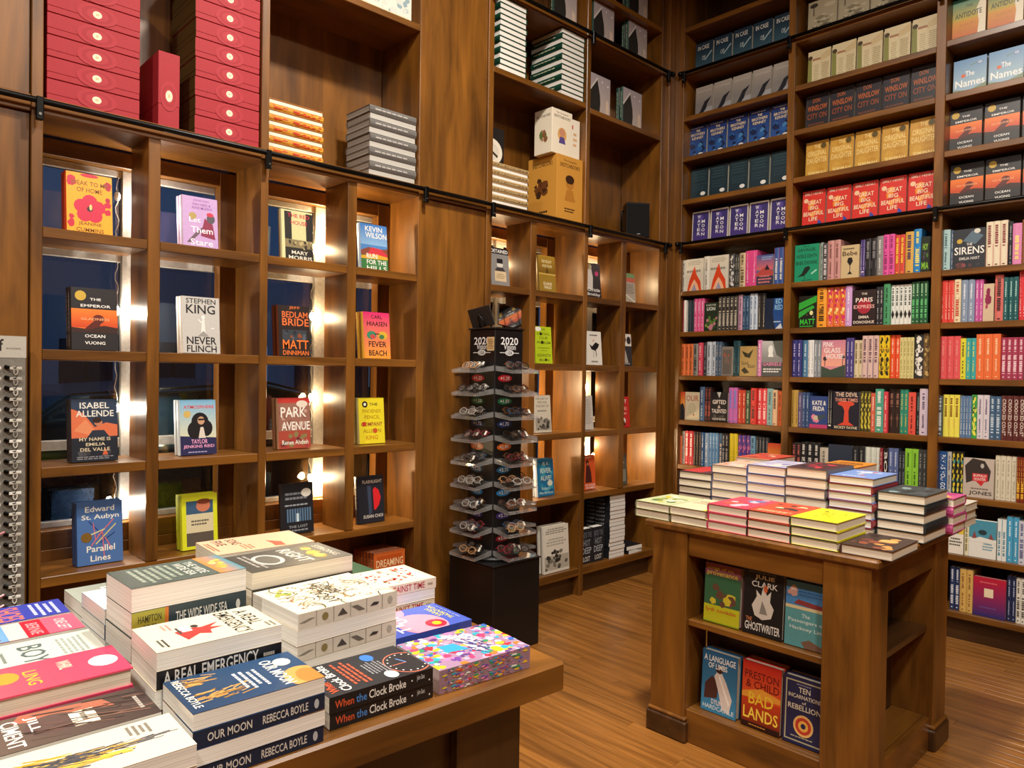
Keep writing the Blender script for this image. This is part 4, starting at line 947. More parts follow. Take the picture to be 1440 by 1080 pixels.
slipcase(3.325, 3.566, YF + .02, YF + .27, UZ, 2.785, 'cf943c', [T('The Complete', .25, .9, .75, .94, '3a200c'), T('SKETCHBOOKS', .12, .82, .88, .88, '3a200c')] + portrait('3a200c', 'b87a2c'), [T('SKETCHBOOKS', .15, .84, .85, .9, '3a200c')] + stack_pic('3a200c'), 'brown slipcase with a line portrait on the ledge')
slipcase(3.285, 3.47, YF + .03, YF + .18, 2.7855, 3.06, 'eee3cc', [T('The Complete', .2, .9, .8, .94, '4a3a30'), T('SKETCHBOOKS', .1, .81, .9, .87, '4a3a30'), E(.5, .45, .22, .16, 'd8a860'), E(.5, .5, .14, .09, 'c88a6a'), P([(.34, .25), (.4, .4), (.6, .4), (.68, .25)], '5a4a8a')], [T('SKETCHBOOKS', .1, .82, .9, .88, '4a3a30'), BLOBS(.2, .2, .8, .6, 10, ['8a5a3a', '5a7a3a', 'b88a6a'], .08, .16, 52)], 'white slipcase with a colour portrait on top of the brown one')
slipcase(3.474, 3.566, YF + .05, YF + .2, 2.7855, 3.04, 'f0e8d6', [R(.1, .75, .3, .85, 'c83a3a'), BARS(.3, .3, .7, .7, 3, 'd8a870')], [], 'narrow cream slipcase beside the white one')
K('goldband', .215, .29, .0232, 'b89868', [], 'b09060', [BARS(.02, .15, .98, .85, 1, '4a3a20', 7), BARS(.02, .3, .98, .6, 1, 'd8c090', 9)], True, PRINT, WPAGES)
z = UZ + .0005
for k in range(10):
    lay('goldband', 2.925, YF + .12, z, pi if k % 2 else 0, from_top('gold patterned book in the stack beside the brown slipcase', k, 10), 'gold-spined stack'); z += .0234
D('disc', '1d1a1a', [E(.5, .45, .44, .30, 'ece4d4', 24), E(.5, .45, .30, .2, 'dcd4c4', 24), L(.5, .45, .75, .35, .06, '3a2f2a')], w=.2, h=.26, t=.03)
put('disc', Matrix.Translation((2.915, YF + .17, UZ + .2345)), 'black book with a round white disc on the gold-spined stack')
D('gown', '8f8488', [G(0, 0, 1, 1, 'a99ea4', 'c8b8ae'), P([(0, 0), (0, .55), (.35, .9), (.5, .5), (.52, .3), (.48, 0)], '2c2926'), L(0, .55, .38, .92, .05, 'd8d0cc'), P([(.78, 0), (.8, .45), (.92, .4), (.95, 0)], 'e0c8b4'), E(.6, .86, .03, .02, 'efe6e2'), E(.88, .8, .03, .025, 'efe6e2')], '20453a', [BARS(.1, .3, .9, .7, 1, 'a8b098')], w=.21, h=.26, t=.03)
for z_, xs in ((3.9005, (852, 898)), (3.6005, (850, 898)), (3.1305, (846, 892))):
    for gi, px in enumerate(xs):
        a = onY(px, 100, YF + .04); a.x = max(3.612 + .109, min(a.x, 4.385 - .112))
        for q in range(2):
            put('gown', Matrix.Translation((a.x, YF + .05 + q * .033, z_)), {3.1305: 'grey gown cover standing below the upper rail', 3.6005: 'grey gown cover standing on the upper rail ledge', 3.9005: 'grey gown cover on the shelf under the ceiling'}[z_] + (' beside the upright' if gi == 0 else ' by the corner') + (', copy behind' if q else ''), group={3.1305: 'gown covers below the upper rail', 3.6005: 'gown covers on the upper rail ledge', 3.9005: 'gown covers under the ceiling'}[z_])
put('gown', Matrix.Translation((onY(797, 10, YF + .04).x, YF + .05, 3.6005)), 'grey gown cover above the green-bound stacks')
# ---------------------------------------------------------------- covers on the book wall
D('watermoon', '3c3470', [R(0, 0, .05, 1, 'd8cfc8'), R(.95, 0, 1, 1, 'd8cfc8'), R(0, .95, 1, 1, 'd8cfc8'), E(.5, .8, .14, .09, '5a4a9a'), P([(.05, .0), (.05, .3), (.95, .45), (.95, 0)], '4a3a80')] + [T(c, .3, .78 - k * .135, .48, .88 - k * .135, 'f2eef4') for k, c in enumerate('WATER')] + [T(c, .55, .62 - k * .135, .74, .72 - k * .135, 'f2eef4') for k, c in enumerate('MOON')], 'cfc6c0', w=.145, h=.225)
D('tealdark', '1f333c', [BARS(.1, .6, .9, .95, 4, '2f4a52', 3), BARS(.1, .3, .9, .55, 3, '2a4450', 5), oval(.72, .2)], '6a9098', w=.155, h=.235)
D('brothers', '22306e', [G(0, 0, 1, 1, '1d2a66', '2f5aa0'), BLOBS(0, 0, 1, .55, 12, ['2a62a8', '18244e', '4a86c0', '141c40'], .1, .2, 61), BARS(.1, .9, .9, .95, 1, 'c8c0d8'), T('THE', .42, .8, .64, .87, 'f0d8a8'), T('BROTHERS', .14, .69, .9, .77, 'f0d8a8'), T('KENNEY', .2, .58, .84, .66, 'f0d8a8'), oval(.7, .1)], '1c2654', w=.155, h=.235)
D('whale', '8a8482', [G(0, .4, 1, 1, 'b0a69c', '88827e'), P([(0, .05), (.3, .2), (.55, .5), (.95, .62), (.7, .4), (.6, .15), (.4, .0), (0, 0)], '24242c'), P([(.45, .12), (.7, .3), (1, .3), (1, .1), (.7, .05)], 'a8a6a8'), T('LEVIATHAN', .1, .82, .9, .88, 'c8beb2')], '6a6664', w=.155, h=.235)
D('incase', '22384a', [G(0, .25, 1, .8, '1d3346', '3a5a6a'), G(0, 0, 1, .25, '6a7a80', '8a8a88'), T('IN CASE', .12, .76, .78, .9, 'e8e4da'), T('OF', .38, .42, .58, .56, 'c8d0d0'), L(.55, .4, .95, .65, .05, 'a8c0c8'), R(0, 0, 1, .06, 'c89080'), BARS(.08, .06, .92, .13, 1, 'd8a08a')], '1c2c3a', w=.155, h=.235)
D('greatbig', 'd8342c', [BLOBS(.1, .2, .9, .8, 7, ['e8702c', 'f09030', 'c8281f'], .1, .22, 63), T('EMILY HENRY', .1, .88, .9, .95, 'f4d8c0'), E(.16, .74, .1, .06, 'f0c8a0'), T('GREAT', .24, .62, .84, .73, 'f6e2c0'), T('BIG', .34, .48, .7, .58, 'f6e2c0'), T('BEAUTIFUL', .06, .32, .94, .43, 'f6e2c0'), T('LIFE', .3, .18, .68, .28, 'f6e2c0'), P([(.65, .0), (.72, .2), (.86, .12), (.82, 0)], '3a4aa0')], 'b82820', w=.155, h=.235)
D('daughter', 'c8973a', [BLOBS(0, 0, 1, 1, 10, ['d0a040', 'c08c30', 'd8ac50'], .15, .3, 64), T('THE', .36, .8, .64, .9, 'eed28a'), T('ORIGINAL', .08, .6, .92, .74, 'eed28a'), T('DAUGHTER', .06, .4, .94, .55, 'eed28a'), T('JEMIMAH', .12, .06, .9, .17, 'eed28a'), E(.78, .85, .12, .08, '5a4a1c')], 'd8b060', w=.155, h=.235)
D('winslow', '26222a', [T('DON', .3, .76, .62, .87, 'b05a24'), T('WINSLOW', .08, .54, .94, .69, 'c0622a'), T('CITY ON', .08, .32, .92, .47, '9a4a20'), BARS(.1, .12, .9, .22, 1, '6a3a22'), BARS(.1, .93, .7, .96, 1, '5a5058')], '1c1a20', w=.155, h=.235)
D('stepped', 'd8c8a0', [P([(0, 0), (0, .8), (.16, .86), (.2, .0)], '8a8a48'), P([(.2, .7), (.55, .82), (.55, 0), (.2, 0)], 'dccca4'), P([(.55, .82), (1, .98), (1, .75), (.55, .68)], 'cdb88a'), R(.2, .72, .55, .78, 'a8785a'), BARS(.26, .1, .5, .6, 9, 'b8a67c'), BARS(.6, .08, .95, .62, 11, 'a8946a'), E(.1, .82, .1, .06, '4a3a24')], '8a8a48', w=.15, h=.225)
D('engraving', 'b0a488', [R(.0, .0, 1, .14, 'd8ccb0'), BLOBS(.02, .14, .98, .6, 22, ['4a4438', '6a6250', '8a8068', 'c8bc9c'], .08, .2, 66, 3), L(.2, .6, .2, .9, .03, '3a342a'), E(.2, .88, .14, .06, '3a342a'), E(.75, .8, .2, .06, 'c8bca0')], 'd0c4a8', w=.19, h=.235)
D('names', '9ab6cc', [G(0, .3, 1, 1, '5f8fbe', '9fbccc'), P([(0, 0), (0, .2), (.5, .12), (1, .26), (1, 0)], '7a8a6a'), E(.3, .55, .07, .05, 'd8602a'), L(.5, .8, .75, .86, .02, '6a8a5a'), T('The', .36, .52, .64, .66, 'fbf8f2'), T('Names', .06, .24, .96, .44, 'fbf8f2'), E(.8, .84, .1, .06, '6a7aa8'), E(.8, .84, .075, .045, 'a8bcd8')], 'c8d4dc', w=.16, h=.2)
D('antidote', 'e0a03a', [G(0, .5, 1, 1, '1f8a7a', 'c8a82a'), G(0, 0, 1, .5, 'd8982a', 'c84a1c'), P([(.75, 0), (.8, .4), (.72, .7), (.9, 1), (1, 1), (1, 0)], 'eee2c8'), T('THE', .4, .78, .6, .84, '2a4a3a'), T('ANTIDOTE', .08, .56, .88, .68, '2a4a3a'), T('KAREN', .25, .36, .7, .43, 'c87a2a'), T('RUSSELL', .2, .24, .75, .31, 'c87a2a')], 'e8d8b8', w=.165, h=.245)
def sized(key, w):
    """the same cover at the width the shelf shows"""
    kd = KIND[key]; w = round(min(w, kd['w']), 3); k2 = (key, w)
    if k2 not in KIND: KIND[k2] = dict(kd, w=w, h=round(max(.2, min(kd['h'], w * kd['h'] / kd['w'] * 1.06)), 3))
    return k2
def faceout(key, y0, y1, z, label, group=None, n=1, X=None, tilt=.04, gapy=0):
    """a cover facing the room between y0 (nearer the corner) and y1"""
    kd = KIND[key]; X = X or XF + .05; cy = (y0 + y1) / 2
    for i in range(n):
        M = frame((0, -1, 0), (1, 0, 0), (0, 0, 1), (X + i * (kd['t'] + .003), cy + i * gapy, z + .0006 + kd['t'] * sin(tilt))) @ Matrix.Rotation(-tilt, 4, 'X')
        put(key, M, label if i == 0 else which(label, 'copy behind it' if i == 1 else 'rearmost copy'), group=group or label[:50])
LO = (2.205, 1.35, .44)
def row(key, x0, x1, count, ypx, z, label, n=3):
    X = XF + .09; a = onX(x0, ypx, X).y; b_ = max(onX(x1, ypx, X).y, LO[0 if x0 < 1100 else 1 if x0 < 1300 else 2] + .006)
    key = sized(key, (a - b_) / count - .010); w = KIND[key]['w']
    for i in range(count):
        c_ = a - w / 2 - i * (a - b_ - w - .006) / max(1, count - 1)
        faceout(key, c_, c_, z, which(label, ORD[i] + ' from corner'), label[:48], n=n, X=X, gapy=-.003)
# corner bay, upwards from the rail
row('watermoon', 973, 1130, 5, 320, 2.376, 'purple cover with white stacked letters, corner bay')
row('tealdark', 971, 1131, 5, 250, 2.68, 'dark teal cover with an oval sticker, corner bay')
row('brothers', 968, 1133, 5, 185, 2.985, 'deep blue cover with cream title in the corner bay')
row('whale', 978, 1135, 5, 130, 3.27, 'grey cover with a black curving shape in the corner bay')
row('incase', 978, 1135, 5, 75, 3.585, 'dark blue cover with pale capitals above the upper rail')
# middle bay
row('greatbig', 1128, 1335, 5, 290, 2.376, 'red cover with cream capitals on the middle bay ledge')
row('daughter', 1133, 1340, 5, 215, 2.69, 'golden cover with a dark round seal in the middle bay')
row('winslow', 1133, 1340, 5, 150, 2.99, 'black cover with rust orange capitals in the middle bay')
row('stepped', 1136, 1340, 5, 85, 3.27, 'cream cover with stepped flaps and an olive spine')
row('engraving', 1136, 1345, 4, 25, 3.575, 'landscape engraving cover above the upper rail')
# outer bay
row('emperor', 1336, 1620, 5, 265, 2.376, 'black cover with sunset band on the rail ledge')
row('emperor', 1334, 1618, 5, 180, 2.68, 'black sunset cover on the shelf above the rail ledge')
row('names', 1341, 1625, 5, 100, 2.99, 'sky blue cover with large white title words')
row('antidote', 1339, 1630, 5, 30, 3.285, 'rainbow cover blending teal into orange')

# covers turned out among the spines
D('flame', 'd6cebc', [BARS(.1, .8, .9, .95, 3, 'a8a090'), BARS(.05, .55, .95, .68, 1, '8a8478'), P([(.1, 0), (.2, .3), (.5, .78), (.62, .5), (.85, .28), (.9, 0)], 'd8441c'), P([(.2, 0), (.35, .22), (.5, .36), (.68, .2), (.8, 0)], 'f0b890'), P([(.35, 0), (.5, .22), (.65, 0)], '9a98b0')], 'd8d2c4')
D('island_sunset', '4a6a9a', [G(0, .5, 1, 1, '3c5a94', 'd86a6a'), P([(0, .4), (.5, .6), (1, .45), (1, .3), (0, .3)], 'b84a44'), R(0, 0, 1, .3, '38384e'), BARS(.3, .82, .95, .95, 2, '8ab0d8'), BARS(.1, .05, .9, .35, 3, 'd87a7a'), P([(.5, .5), (.62, .68), (.8, .5)], '24202a')], '4a3a5a')
D('camo', '25301f', [BLOBS(0, 0, 1, .6, 20, ['5a7a34', '8a9a4a', '38502a', 'c07a8a'], .08, .18, 71), T('RULES FOR', .15, .88, .85, .94, 'd8dcc8'), T('LION', .2, .72, .8, .84, 'eef0e4')], '2a341f')
D('bluebig', '1f4a8a', [P([(0, 0), (0, 1), (.5, 1), (.45, .5), (.6, 0)], '14243c'), T('ED', .6, .82, .95, .97, '9ad0f0'), T('RED', .55, .62, .98, .78, '9ad0f0'), BARS(.5, .2, .95, .26, 1, 'c8e0f0'), P([(.6, 0), (.9, .18), (1, 0)], 'd0d8e0')], '16305a')
D('greyframe', '8a7f72', [R(.08, .06, .92, .9, '6a625a'), BLOBS(.1, .1, .9, .85, 10, ['7a6a60', '58504a', 'a8604a', '8a8078'], .1, .2, 72)], 'b8b0a4')
D('tanleaf', 'b8985a', [P([(.1, .85), (.5, .75), (.8, .9), (.6, .6), (.3, .65)], '3a3420'), P([(.1, .2), (.3, .3), (.6, .12), (.3, .08)], '3a3420'), T('Good', .1, .38, .5, .5, '4a4028'), T('East', .5, .28, .92, .4, '4a4028')], 'a88a50')
D('greyphoto', '8a8a88', [G(0, .5, 1, 1, 'c8c8c6', '8a8a88'), P([(.5, 1), (1, 1), (1, .5), (.7, .6)], '5a5e58'), R(0, 0, 1, .4, '505254'), E(.42, .75, .12, .13, 'efefec'), P([(.3, .55), (.42, .9), (.56, .55)], 'f4f4f0'), T('GABRIELE', .06, .3, .94, .4, 'e88ab0'), BARS(.08, .1, .92, .24, 2, 'e8e6e2')], '6a6a6a')
D('redgrad', 'c8502a', [G(0, .4, 1, 1, 'c83a24', 'e8a03a'), P([(0, 0), (.3, .5), (.8, .6), (1, .4), (1, 0)], '24262a')], '3a2a24')
D('tancircle', 'cfc0a0', [T('OUR', .06, .68, .94, .88, 'a85a44'), E(.5, .42, .26, .18, 'b0b090', 20), E(.5, .42, .22, .15, 'c8bc98', 20), E(.62, .2, .05, .04, 'a84a3a')], 'b8a888')
D('gifted', '1d1c20', [P([(.35, 1), (.5, .8), (.6, 1)], 'c8c4bc'), T('GIFTED', .1, .6, .9, .74, 'f0e4d8'), T('&', .42, .46, .58, .56, 'd8c8b8'), T('TALENTED', .06, .3, .94, .43, 'f0e4d8'), BLOBS(.1, .0, .9, .3, 6, ['3a3634', '4a4440'], .1, .16, 73), T('OLIVIE BLAKE', .1, .06, .9, .13, 'd8d0c4')], '3a1f1c')
D('savage', '17936a', [T('The', .3, .93, .6, .97, '0c3a2a'), T('SAVAGE,', .12, .8, .88, .9, '0c3a2a'), T('NOBLE DEATH', .08, .64, .92, .74, '0c3a2a'), T('BABS DIONNE', .06, .46, .94, .56, '0c3a2a'), P([(.12, .14), (.3, .22), (.42, .38), (.58, .42), (.66, .36), (.56, .26), (.4, .16), (.28, .15)], '12241c'), L(.42, .17, .42, .06, .02, '12241c'), L(.7, .2, .92, .3, .04, 'a8e0c8'), BARS(.3, .02, .8, .06, 1, '0c3a2a')], '107a56')
D('hourglass', 'd0b88a', [BARS(.1, .85, .8, .93, 1, '5a4a34'), T('Bebe', .08, .68, .9, .82, '4a3424'), P([(.4, .62), (.6, .62), (.66, .5), (.52, .38), (.52, .2), (.64, .12), (.36, .12), (.48, .2), (.48, .38), (.34, .5)], '1c1816')], 'b89a68')
D('greenletters', '1d261c', [T('HOY', .2, .62, .8, .8, '9ad040'), BLOBS(.1, .3, .9, .6, 6, ['4a6a2a', '2a3a22', '5a3a6a'], .1, .18, 74), T('MIA', .1, .08, .9, .28, '8ac83a')], '1c2018')
D('greendiag', '15170f', [P([(0, .55), (0, .78), (1, 1), (1, .8)], '2fa838'), P([(0, .3), (0, .5), (.8, .7), (.9, .62)], '2fa838'), E(.72, .46, .1, .07, 'e8e0a0'), BLOBS(.1, .28, .95, .6, 8, ['c8b040', '3a4a3a', '8a8a80'], .02, .06, 75), T('MATT', .08, .1, .94, .27, '3ac83f'), BARS(.06, .02, .94, .07, 1, '3ac83f')], '1c6a24')
D('paris', '2a1c1e', [E(.5, .55, .3, .22, 'a8283a', 20), T('THE', .38, .86, .62, .92, 'f0e0d0'), T('PARIS', .14, .66, .86, .78, 'f4e8dc'), T('EXPRESS', .06, .48, .94, .58, 'f0b8b0'), T('EMMA', .28, .2, .72, .28, 'f0e0d0'), T('DONOGHUE', .06, .06, .94, .14, 'f0e0d0')], '3a1c20')
D('pinkglass', 'd88a98', [G(0, .3, 1, 1, 'c8809a', 'f0a890'), P([(0, .0), (0, .3), (.4, .2), (1, .34), (1, 0)], '3a4a40'), E(.15, .5, .08, .06, '3a2a34'), L(.15, .3, .15, .5, .03, '3a2a34'), L(.9, .3, .9, .55, .03, '3a2a34'), E(.9, .54, .09, .05, '3a2a34'), T('PINK', .06, .82, .5, .95, 'f8ecec'), T('GLASS', .1, .66, .8, .79, 'f8ecec'), T('HOUSE', .2, .5, .92, .63, 'f8ecec')], '9a6a8a')
D('katefrida', '27407e', [T('KATE &', .14, .72, .9, .86, 'f4efe4'), T('FRIDA', .18, .54, .82, .68, 'f4efe4'), BLOBS(.05, .12, .95, .5, 9, ['d87a9a', 'e0a83a', 'c8b8a0', '3a4a50'], .12, .2, 76), R(0, 0, 1, .12, 'b83a6a')], '20366a', w=.135, h=.2)
D('devil', '1c1c2c', [P([(.42, .18), (.45, .5), (.3, .7), (.5, .62), (.7, .72), (.6, .5), (.62, .18)], 'd84a34'), E(.5, .68, .32, .07, 'd84a34'), P([(.2, .12), (.42, .2), (.64, .2), (.82, .12)], 'd84a34'), T('THE DEVIL', .1, .86, .94, .97, 'e8c8b0'), T('THREE TIMES', .08, .73, .94, .82, 'e8a088'), T('RICKEY FAYNE', .08, .03, .94, .1, 'e8d8b0')], '15151f', [T('THE DEVIL THREE TIMES', .1, .25, .9, .75, 'd8d4cc')])
D('navyplain', '2c3648', [BARS(.2, .5, .8, .6, 1, '4a5468')], '222a38')
D('sirens', '2c3038', [P([(.3, .7), (.6, .95), (.95, .8), (.7, .6)], '5a7080'), E(.75, .93, .1, .06, 'd8d4c8'), E(.2, .7, .09, .06, 'c9a640'), T('THE', .42, .58, .6, .64, 'e8e4dc'), T('SIRENS', .04, .36, .98, .55, 'f2eee6'), BLOBS(0, 0, 1, .2, 8, ['5a3a3a', '8a4a4a', '3a3a44'], .06, .14, 77), T('EMILIA HART', .2, .22, .84, .29, 'd8d4cc')], '23262c', w=.175)
D('magentaflower', 'd0b89a', [BLOBS(.05, .2, .95, .95, 8, ['a82a5a', '8a1f48'], .14, .26, 78)], 'c060a0')
D('buffalo', 'c0b2a6', [P([(.1, .35), (.05, .8), (.3, 1), (.7, .95), (.9, .7), (.85, .45), (.6, .38), (.4, .45)], '38302e'), E(.62, .82, .06, .06, 'b8b0a8'), R(.3, .42, .8, .62, 'c83034'), T('BUFFALO', .34, .53, .76, .6, 'f0d8d0'), T('HUNTER', .36, .44, .74, .51, 'f0d8d0'), P([(.42, .42), (.6, .3), (.7, .42)], 'c83034'), BARS(.25, .2, .9, .26, 1, '6a5e58'), T('JONES', .2, .05, .94, .17, '2a2220')], '8a7a70', w=.17)
D('greenwhite', 'e8e2d4', [R(0, .55, 1, 1, '8aa84a'), R(.7, .55, 1, 1, 'e0c040'), BARS(.1, .2, .9, .45, 3, '5a5850')], 'd8c870', w=.15, h=.22)
D('skytop', 'e4e2da', [R(0, .52, 1, 1, '4a90a8'), E(.5, .68, .16, .07, '2a3a40'), P([(.1, .5), (.2, .7), (.3, .5)], '8a4a4a'), P([(.7, .5), (.8, .68), (.92, .5)], '8a4a4a'), BARS(.5, .2, .9, .42, 3, '6a9aa8'), P([(0, .42), (.4, .56), (1, .5), (1, .4)], 'e4e2da')], 'd8e0e0', w=.19, h=.225)
D('rednavy', 'a8203a', [G(0, 0, 1, 1, 'b81c34', '2a2a6a'), R(.34, .5, .62, .72, 'e6d4b4'), BARS(.2, .84, .8, .9, 1, 'd86a6a'), BARS(.2, .2, .8, .26, 1, '6a4a8a')], '2a2450', w=.18, h=.235)

def shelf(name, ox, scl, x0, ypx, z, entries, seed):
    """one shelf of books from the corner outwards; each entry gives where it ends in the crop it was measured in"""
    rr = random.Random(seed); X = XF + .035; px = lambda v: onX(ox + v / scl, ypx, X).y
    cur = x0
    for en in entries:
        xe = en[0]; y0 = px(cur); y1 = px(xe)
        if en[1] == 'F':
            faceout(sized(en[2], y0 - y1 - .004), y0, y1, z, '%s, %s' % (en[3], name), n=1, X=XF + .028, tilt=.02)
        else:
            n_, col, tc, st, hh, desc = en[1:7]
            t = (y0 - y1) / n_ - .0012; key = spine_kind(col, tc, st, hh)
            lab = '%s, %s' % (desc, name)
            ins = rr.uniform(-.008, .012)
            for i in range(n_):
                yy = y1 + (n_ - 1 - i) * (y0 - y1) / n_ + .0006
                M = Matrix.Translation((X + ins + rr.uniform(0, .004) + .0775, yy, z + .0006))
                put(key, M, which(lab, ORD[i] + ' from corner') if n_ > 1 else lab, 'hardcover', lab[:60] if n_ > 1 else 'books on the ' + name, 'shelved_book', t)
        cur = xe
A1, B1 = (920, 5.143), (1100, 4.235)
shelf('corner bay shelf under the rail', *A1, 180, 385, LOW[0], [
 (230, 2, 'd0ccc0', '2a2a2a', 'thin', .225, 'white spine with black marks'), (360, 'F', 'flame', 'cream cover with an orange flame by the white spines'), (400, 1, 'dcd6c8', '8a8478', 'thin', .235, 'plain cream spine'),
 (540, 'F', 'flame', 'cream flame cover beside a black and white spine'), (580, 1, '3a3838', 'd8d4cc', 'blobs:c8c4bc,1c1c1e', .232, 'black and white picture spine'), (612, 2, '33322f', 'b8b0a0', 'thin', .225, 'dark grey spine'),
 (655, 1, 'cdb890', '4a3a24', 'two:', .232, 'tan spine with brown lettering'), (740, 1, 'e04a8a', 'f8c8dc', 'big', .24, 'thick hot pink spine'), (865, 'F', 'island_sunset', 'blue cover with a red island'),
 (935, 2, '3c5aa0', 'f0ece0', 'top:d8404a,.4', .238, 'spine red above and blue below')], 1)
shelf('corner bay second shelf below rail', *A1, 178, 440, LOW[1], [
 (218, 1, 'd83a78', 'f8d0dc', 'thin', .232, 'hot pink spine'), (238, 1, 'ece8de', '2a282a', 'stripe', .228, 'striped black and white spine'), (288, 2, '24323a', '3a4a54', 'thin', .23, 'blackish teal spine'), (362, 3, 'e0568e', 'f8d8e4', 'thin', .235, 'bright pink spine'),
 (465, 'F', 'camo', 'dark green leafy cover'), (605, 5, '3a342e', 'cfc4b0', 'two:', .235, 'dark brown spine with beige lettering'), (640, 1, 'c89ab0', '6a4a5a', 'thin', .24, 'dusty pink spine'), (690, 2, '2c4a6a', '9ab8d0', 'thin', .23, 'dark blue spine'), (745, 2, 'c8d4e0', '4a6a9a', 'thin', .24, 'white and pale blue spine'),
 (800, 1, '2a2624', 'd8c8b0', 'big', .24, 'thick black spine with beige lettering'), (935, 'F', 'bluebig', 'deep blue cover with pale letters')], 2)
shelf('corner bay third shelf below rail', *A1, 165, 500, LOW[2], [
 (195, 1, '2c2826', 'a8a096', 'thin', .21, 'dark brown spine'), (285, 3, 'e0723a', '4a2a1c', 'thin', .225, 'orange spine'), (320, 1, '8a8880', '2a2a28', 'two:', .225, 'grey spine'), (350, 1, 'd84a60', 'f4d8dc', 'thin', .232, 'rose red spine'), (375, 1, '2e3236', 'a0a4a8', 'thin', .235, 'charcoal spine'),
 (445, 2, 'c4ccd4', '4a5a6a', 'thin', .238, 'silvery white spine'), (490, 2, '4a6078', 'c8b8a8', 'thin', .235, 'slate blue spine'), (570, 'F', 'greyframe', 'grey framed cover'), (620, 1, '1d4048', '6aa0a8', 'big', .24, 'thick dark teal spine'), (745, 'F', 'tanleaf', 'tan cover with dark leaves'), (778, 1, 'e088b8', 'f8e0ec', 'thin', .24, 'candy pink spine'), (935, 'F', 'greyphoto', 'grey photograph cover with a pink title')], 3)
shelf('corner bay fourth shelf below rail', *A1, 160, 575, LOW[3], [
 (225, 'F', 'redgrad', 'red and yellow cover'), (330, 'F', 'tancircle', 'tan cover with a pale circle'), (365, 1, '4a6484', 'c8d4dc', 'thin', .24, 'blue-grey spine'), (410, 2, '3c2420', 'c05a4a', 'two:', .238, 'brown spine with red lettering'), (535, 'F', 'gifted', 'black cover with cream capitals'), (600, 2, 'c86ab0', '5a8ad0', 'band:5a8ad0,.5', .24, 'pink and blue spine'),
 (660, 2, 'd0442c', 'f0c0a8', 'thin', .225, 'brick red spine'), (700, 1, '3a4a34', 'a8b890', 'thin', .225, 'mossy green spine'), (740, 1, 'd83a34', '3a1414', 'two:', .24, 'red spine with black lettering'), (810, 2, 'e0444a', 'f4d0cc', 'two:', .24, 'light red spine'), (855, 1, '88b0b0', '3a5050', 'thin', .24, 'pale teal spine'), (890, 1, 'e0b890', '3a2a20', 'band:d86a3a,.6', .232, 'beige and orange spine'), (920, 1, 'd8642c', '3a1c10', 'thin', .225, 'burnt orange spine')], 4)
shelf('corner bay fifth shelf below rail', *A1, 165, 635, LOW[4], [
 (195, 1, 'd86a44', '4a2018', 'thin', .2, 'short orange spine'), (215, 1, 'c0b8a8', '4a463e', 'thin', .235, 'grey-white spine'), (280, 2, 'c82a34', 'f0d8d0', 'band:e8e0d4,.25', .24, 'red spine with a white foot'), (340, 3, '2c2220', '8a6a58', 'thin', .238, 'blackish brown spine'), (365, 1, '24507e', 'd8e0e4', 'thin', .238, 'royal blue spine'), (395, 1, '8aa4c0', 'e8eef2', 'top:2a3a7a,.4', .235, 'pale blue spine with a navy top'),
 (460, 3, '6a98c0', 'd8e8f0', 'thin', .238, 'light blue spine'), (490, 1, '4a6a84', 'f0d0b0', 'top:d8603a,.4', .24, 'blue spine with an orange top'), (540, 2, '28262a', 'b0a8a0', 'two:', .24, 'black spine with grey lettering'), (600, 2, 'e2c82a', '2a2410', 'big', .245, 'yellow spine with black lettering'), (690, 3, '5a3a86', 'd87aa0', 'blobs:3a4a9a,b04a7a', .24, 'purple patterned spine'), (725, 1, '6a98b8', '1c2a38', 'two:', .238, 'sea blue spine'), (820, 4, '2f3136', '8a8a8a', 'thin', .235, 'dark charcoal spine'), (925, 'F', 'redgrad', 'red and black cover')], 5)
shelf('middle bay shelf under the rail', *B1, 75, 370, LOW[0], [
 (222, 'F', 'savage', 'emerald green cover with a black bird'), (240, 1, '9aa8a0', '4a544e', 'thin', .238, 'grey-green spine'), (272, 1, '4a4648', 'd8d0d0', 'two:', .23, 'dark mauve spine'), (350, 2, 'c8908a', '7a4a48', 'thin', .24, 'dusty rose spine'), (462, 'F', 'hourglass', 'tan cover with a black hourglass figure'), (490, 1, '4a3a7a', 'd8cce8', 'big', .225, 'purple spine with white lettering'), (560, 2, '242226', '8a8488', 'box:b0a8a8', .228, 'black spine with a grey block'),
 (598, 1, '8a8886', 'e0dcd8', 'thin', .235, 'silver grey spine'), (668, 2, 'e054a0', '8a2a60', 'two:', .238, 'vivid pink spine'), (728, 2, 'd8483a', 'f0c83a', 'band:5a8a4a,.3', .228, 'spine banded in red and green'), (778, 1, 'd8a84a', '3a2a60', 'band:2a4a9a,.4', .24, 'gold spine with a blue foot'), (825, 1, '2a86c8', 'f0e070', 'two:f0e070', .25, 'sky blue spine with yellow lettering'), (880, 'F', 'greenletters', 'black cover with green letters')], 6)
shelf('middle bay second shelf below rail', *B1, 100, 430, LOW[1], [
 (208, 'F', 'greendiag', 'black cover with bright green diagonals'), (265, 1, 'f0a02a', '3a2410', 'two:', .245, 'thick orange spine with black lettering'), (378, 3, 'e8703a', 'f8e090', 'blobs:d82a6a,f8c83a,c81f5a', .245, 'orange and magenta patterned spine'), (418, 1, 'd0a0d8', 'f4e8f8', 'thin', .245, 'lilac spine'), (562, 'F', 'paris', 'dark cover with a crimson disc'), (605, 2, '24242a', 'c8c4c4', 'thin', .225, 'black spine with white marks'), (645, 1, '4a9a6a', '1c3a28', 'thin', .24, 'leaf green spine'),
 (768, 5, 'e4e6e0', '3a4a4a', 'diamond', .23, 'white spine with a black diamond'), (868, 4, '1f5a38', 'a8d0a8', 'two:6ac87a', .24, 'bottle green spine')], 7)
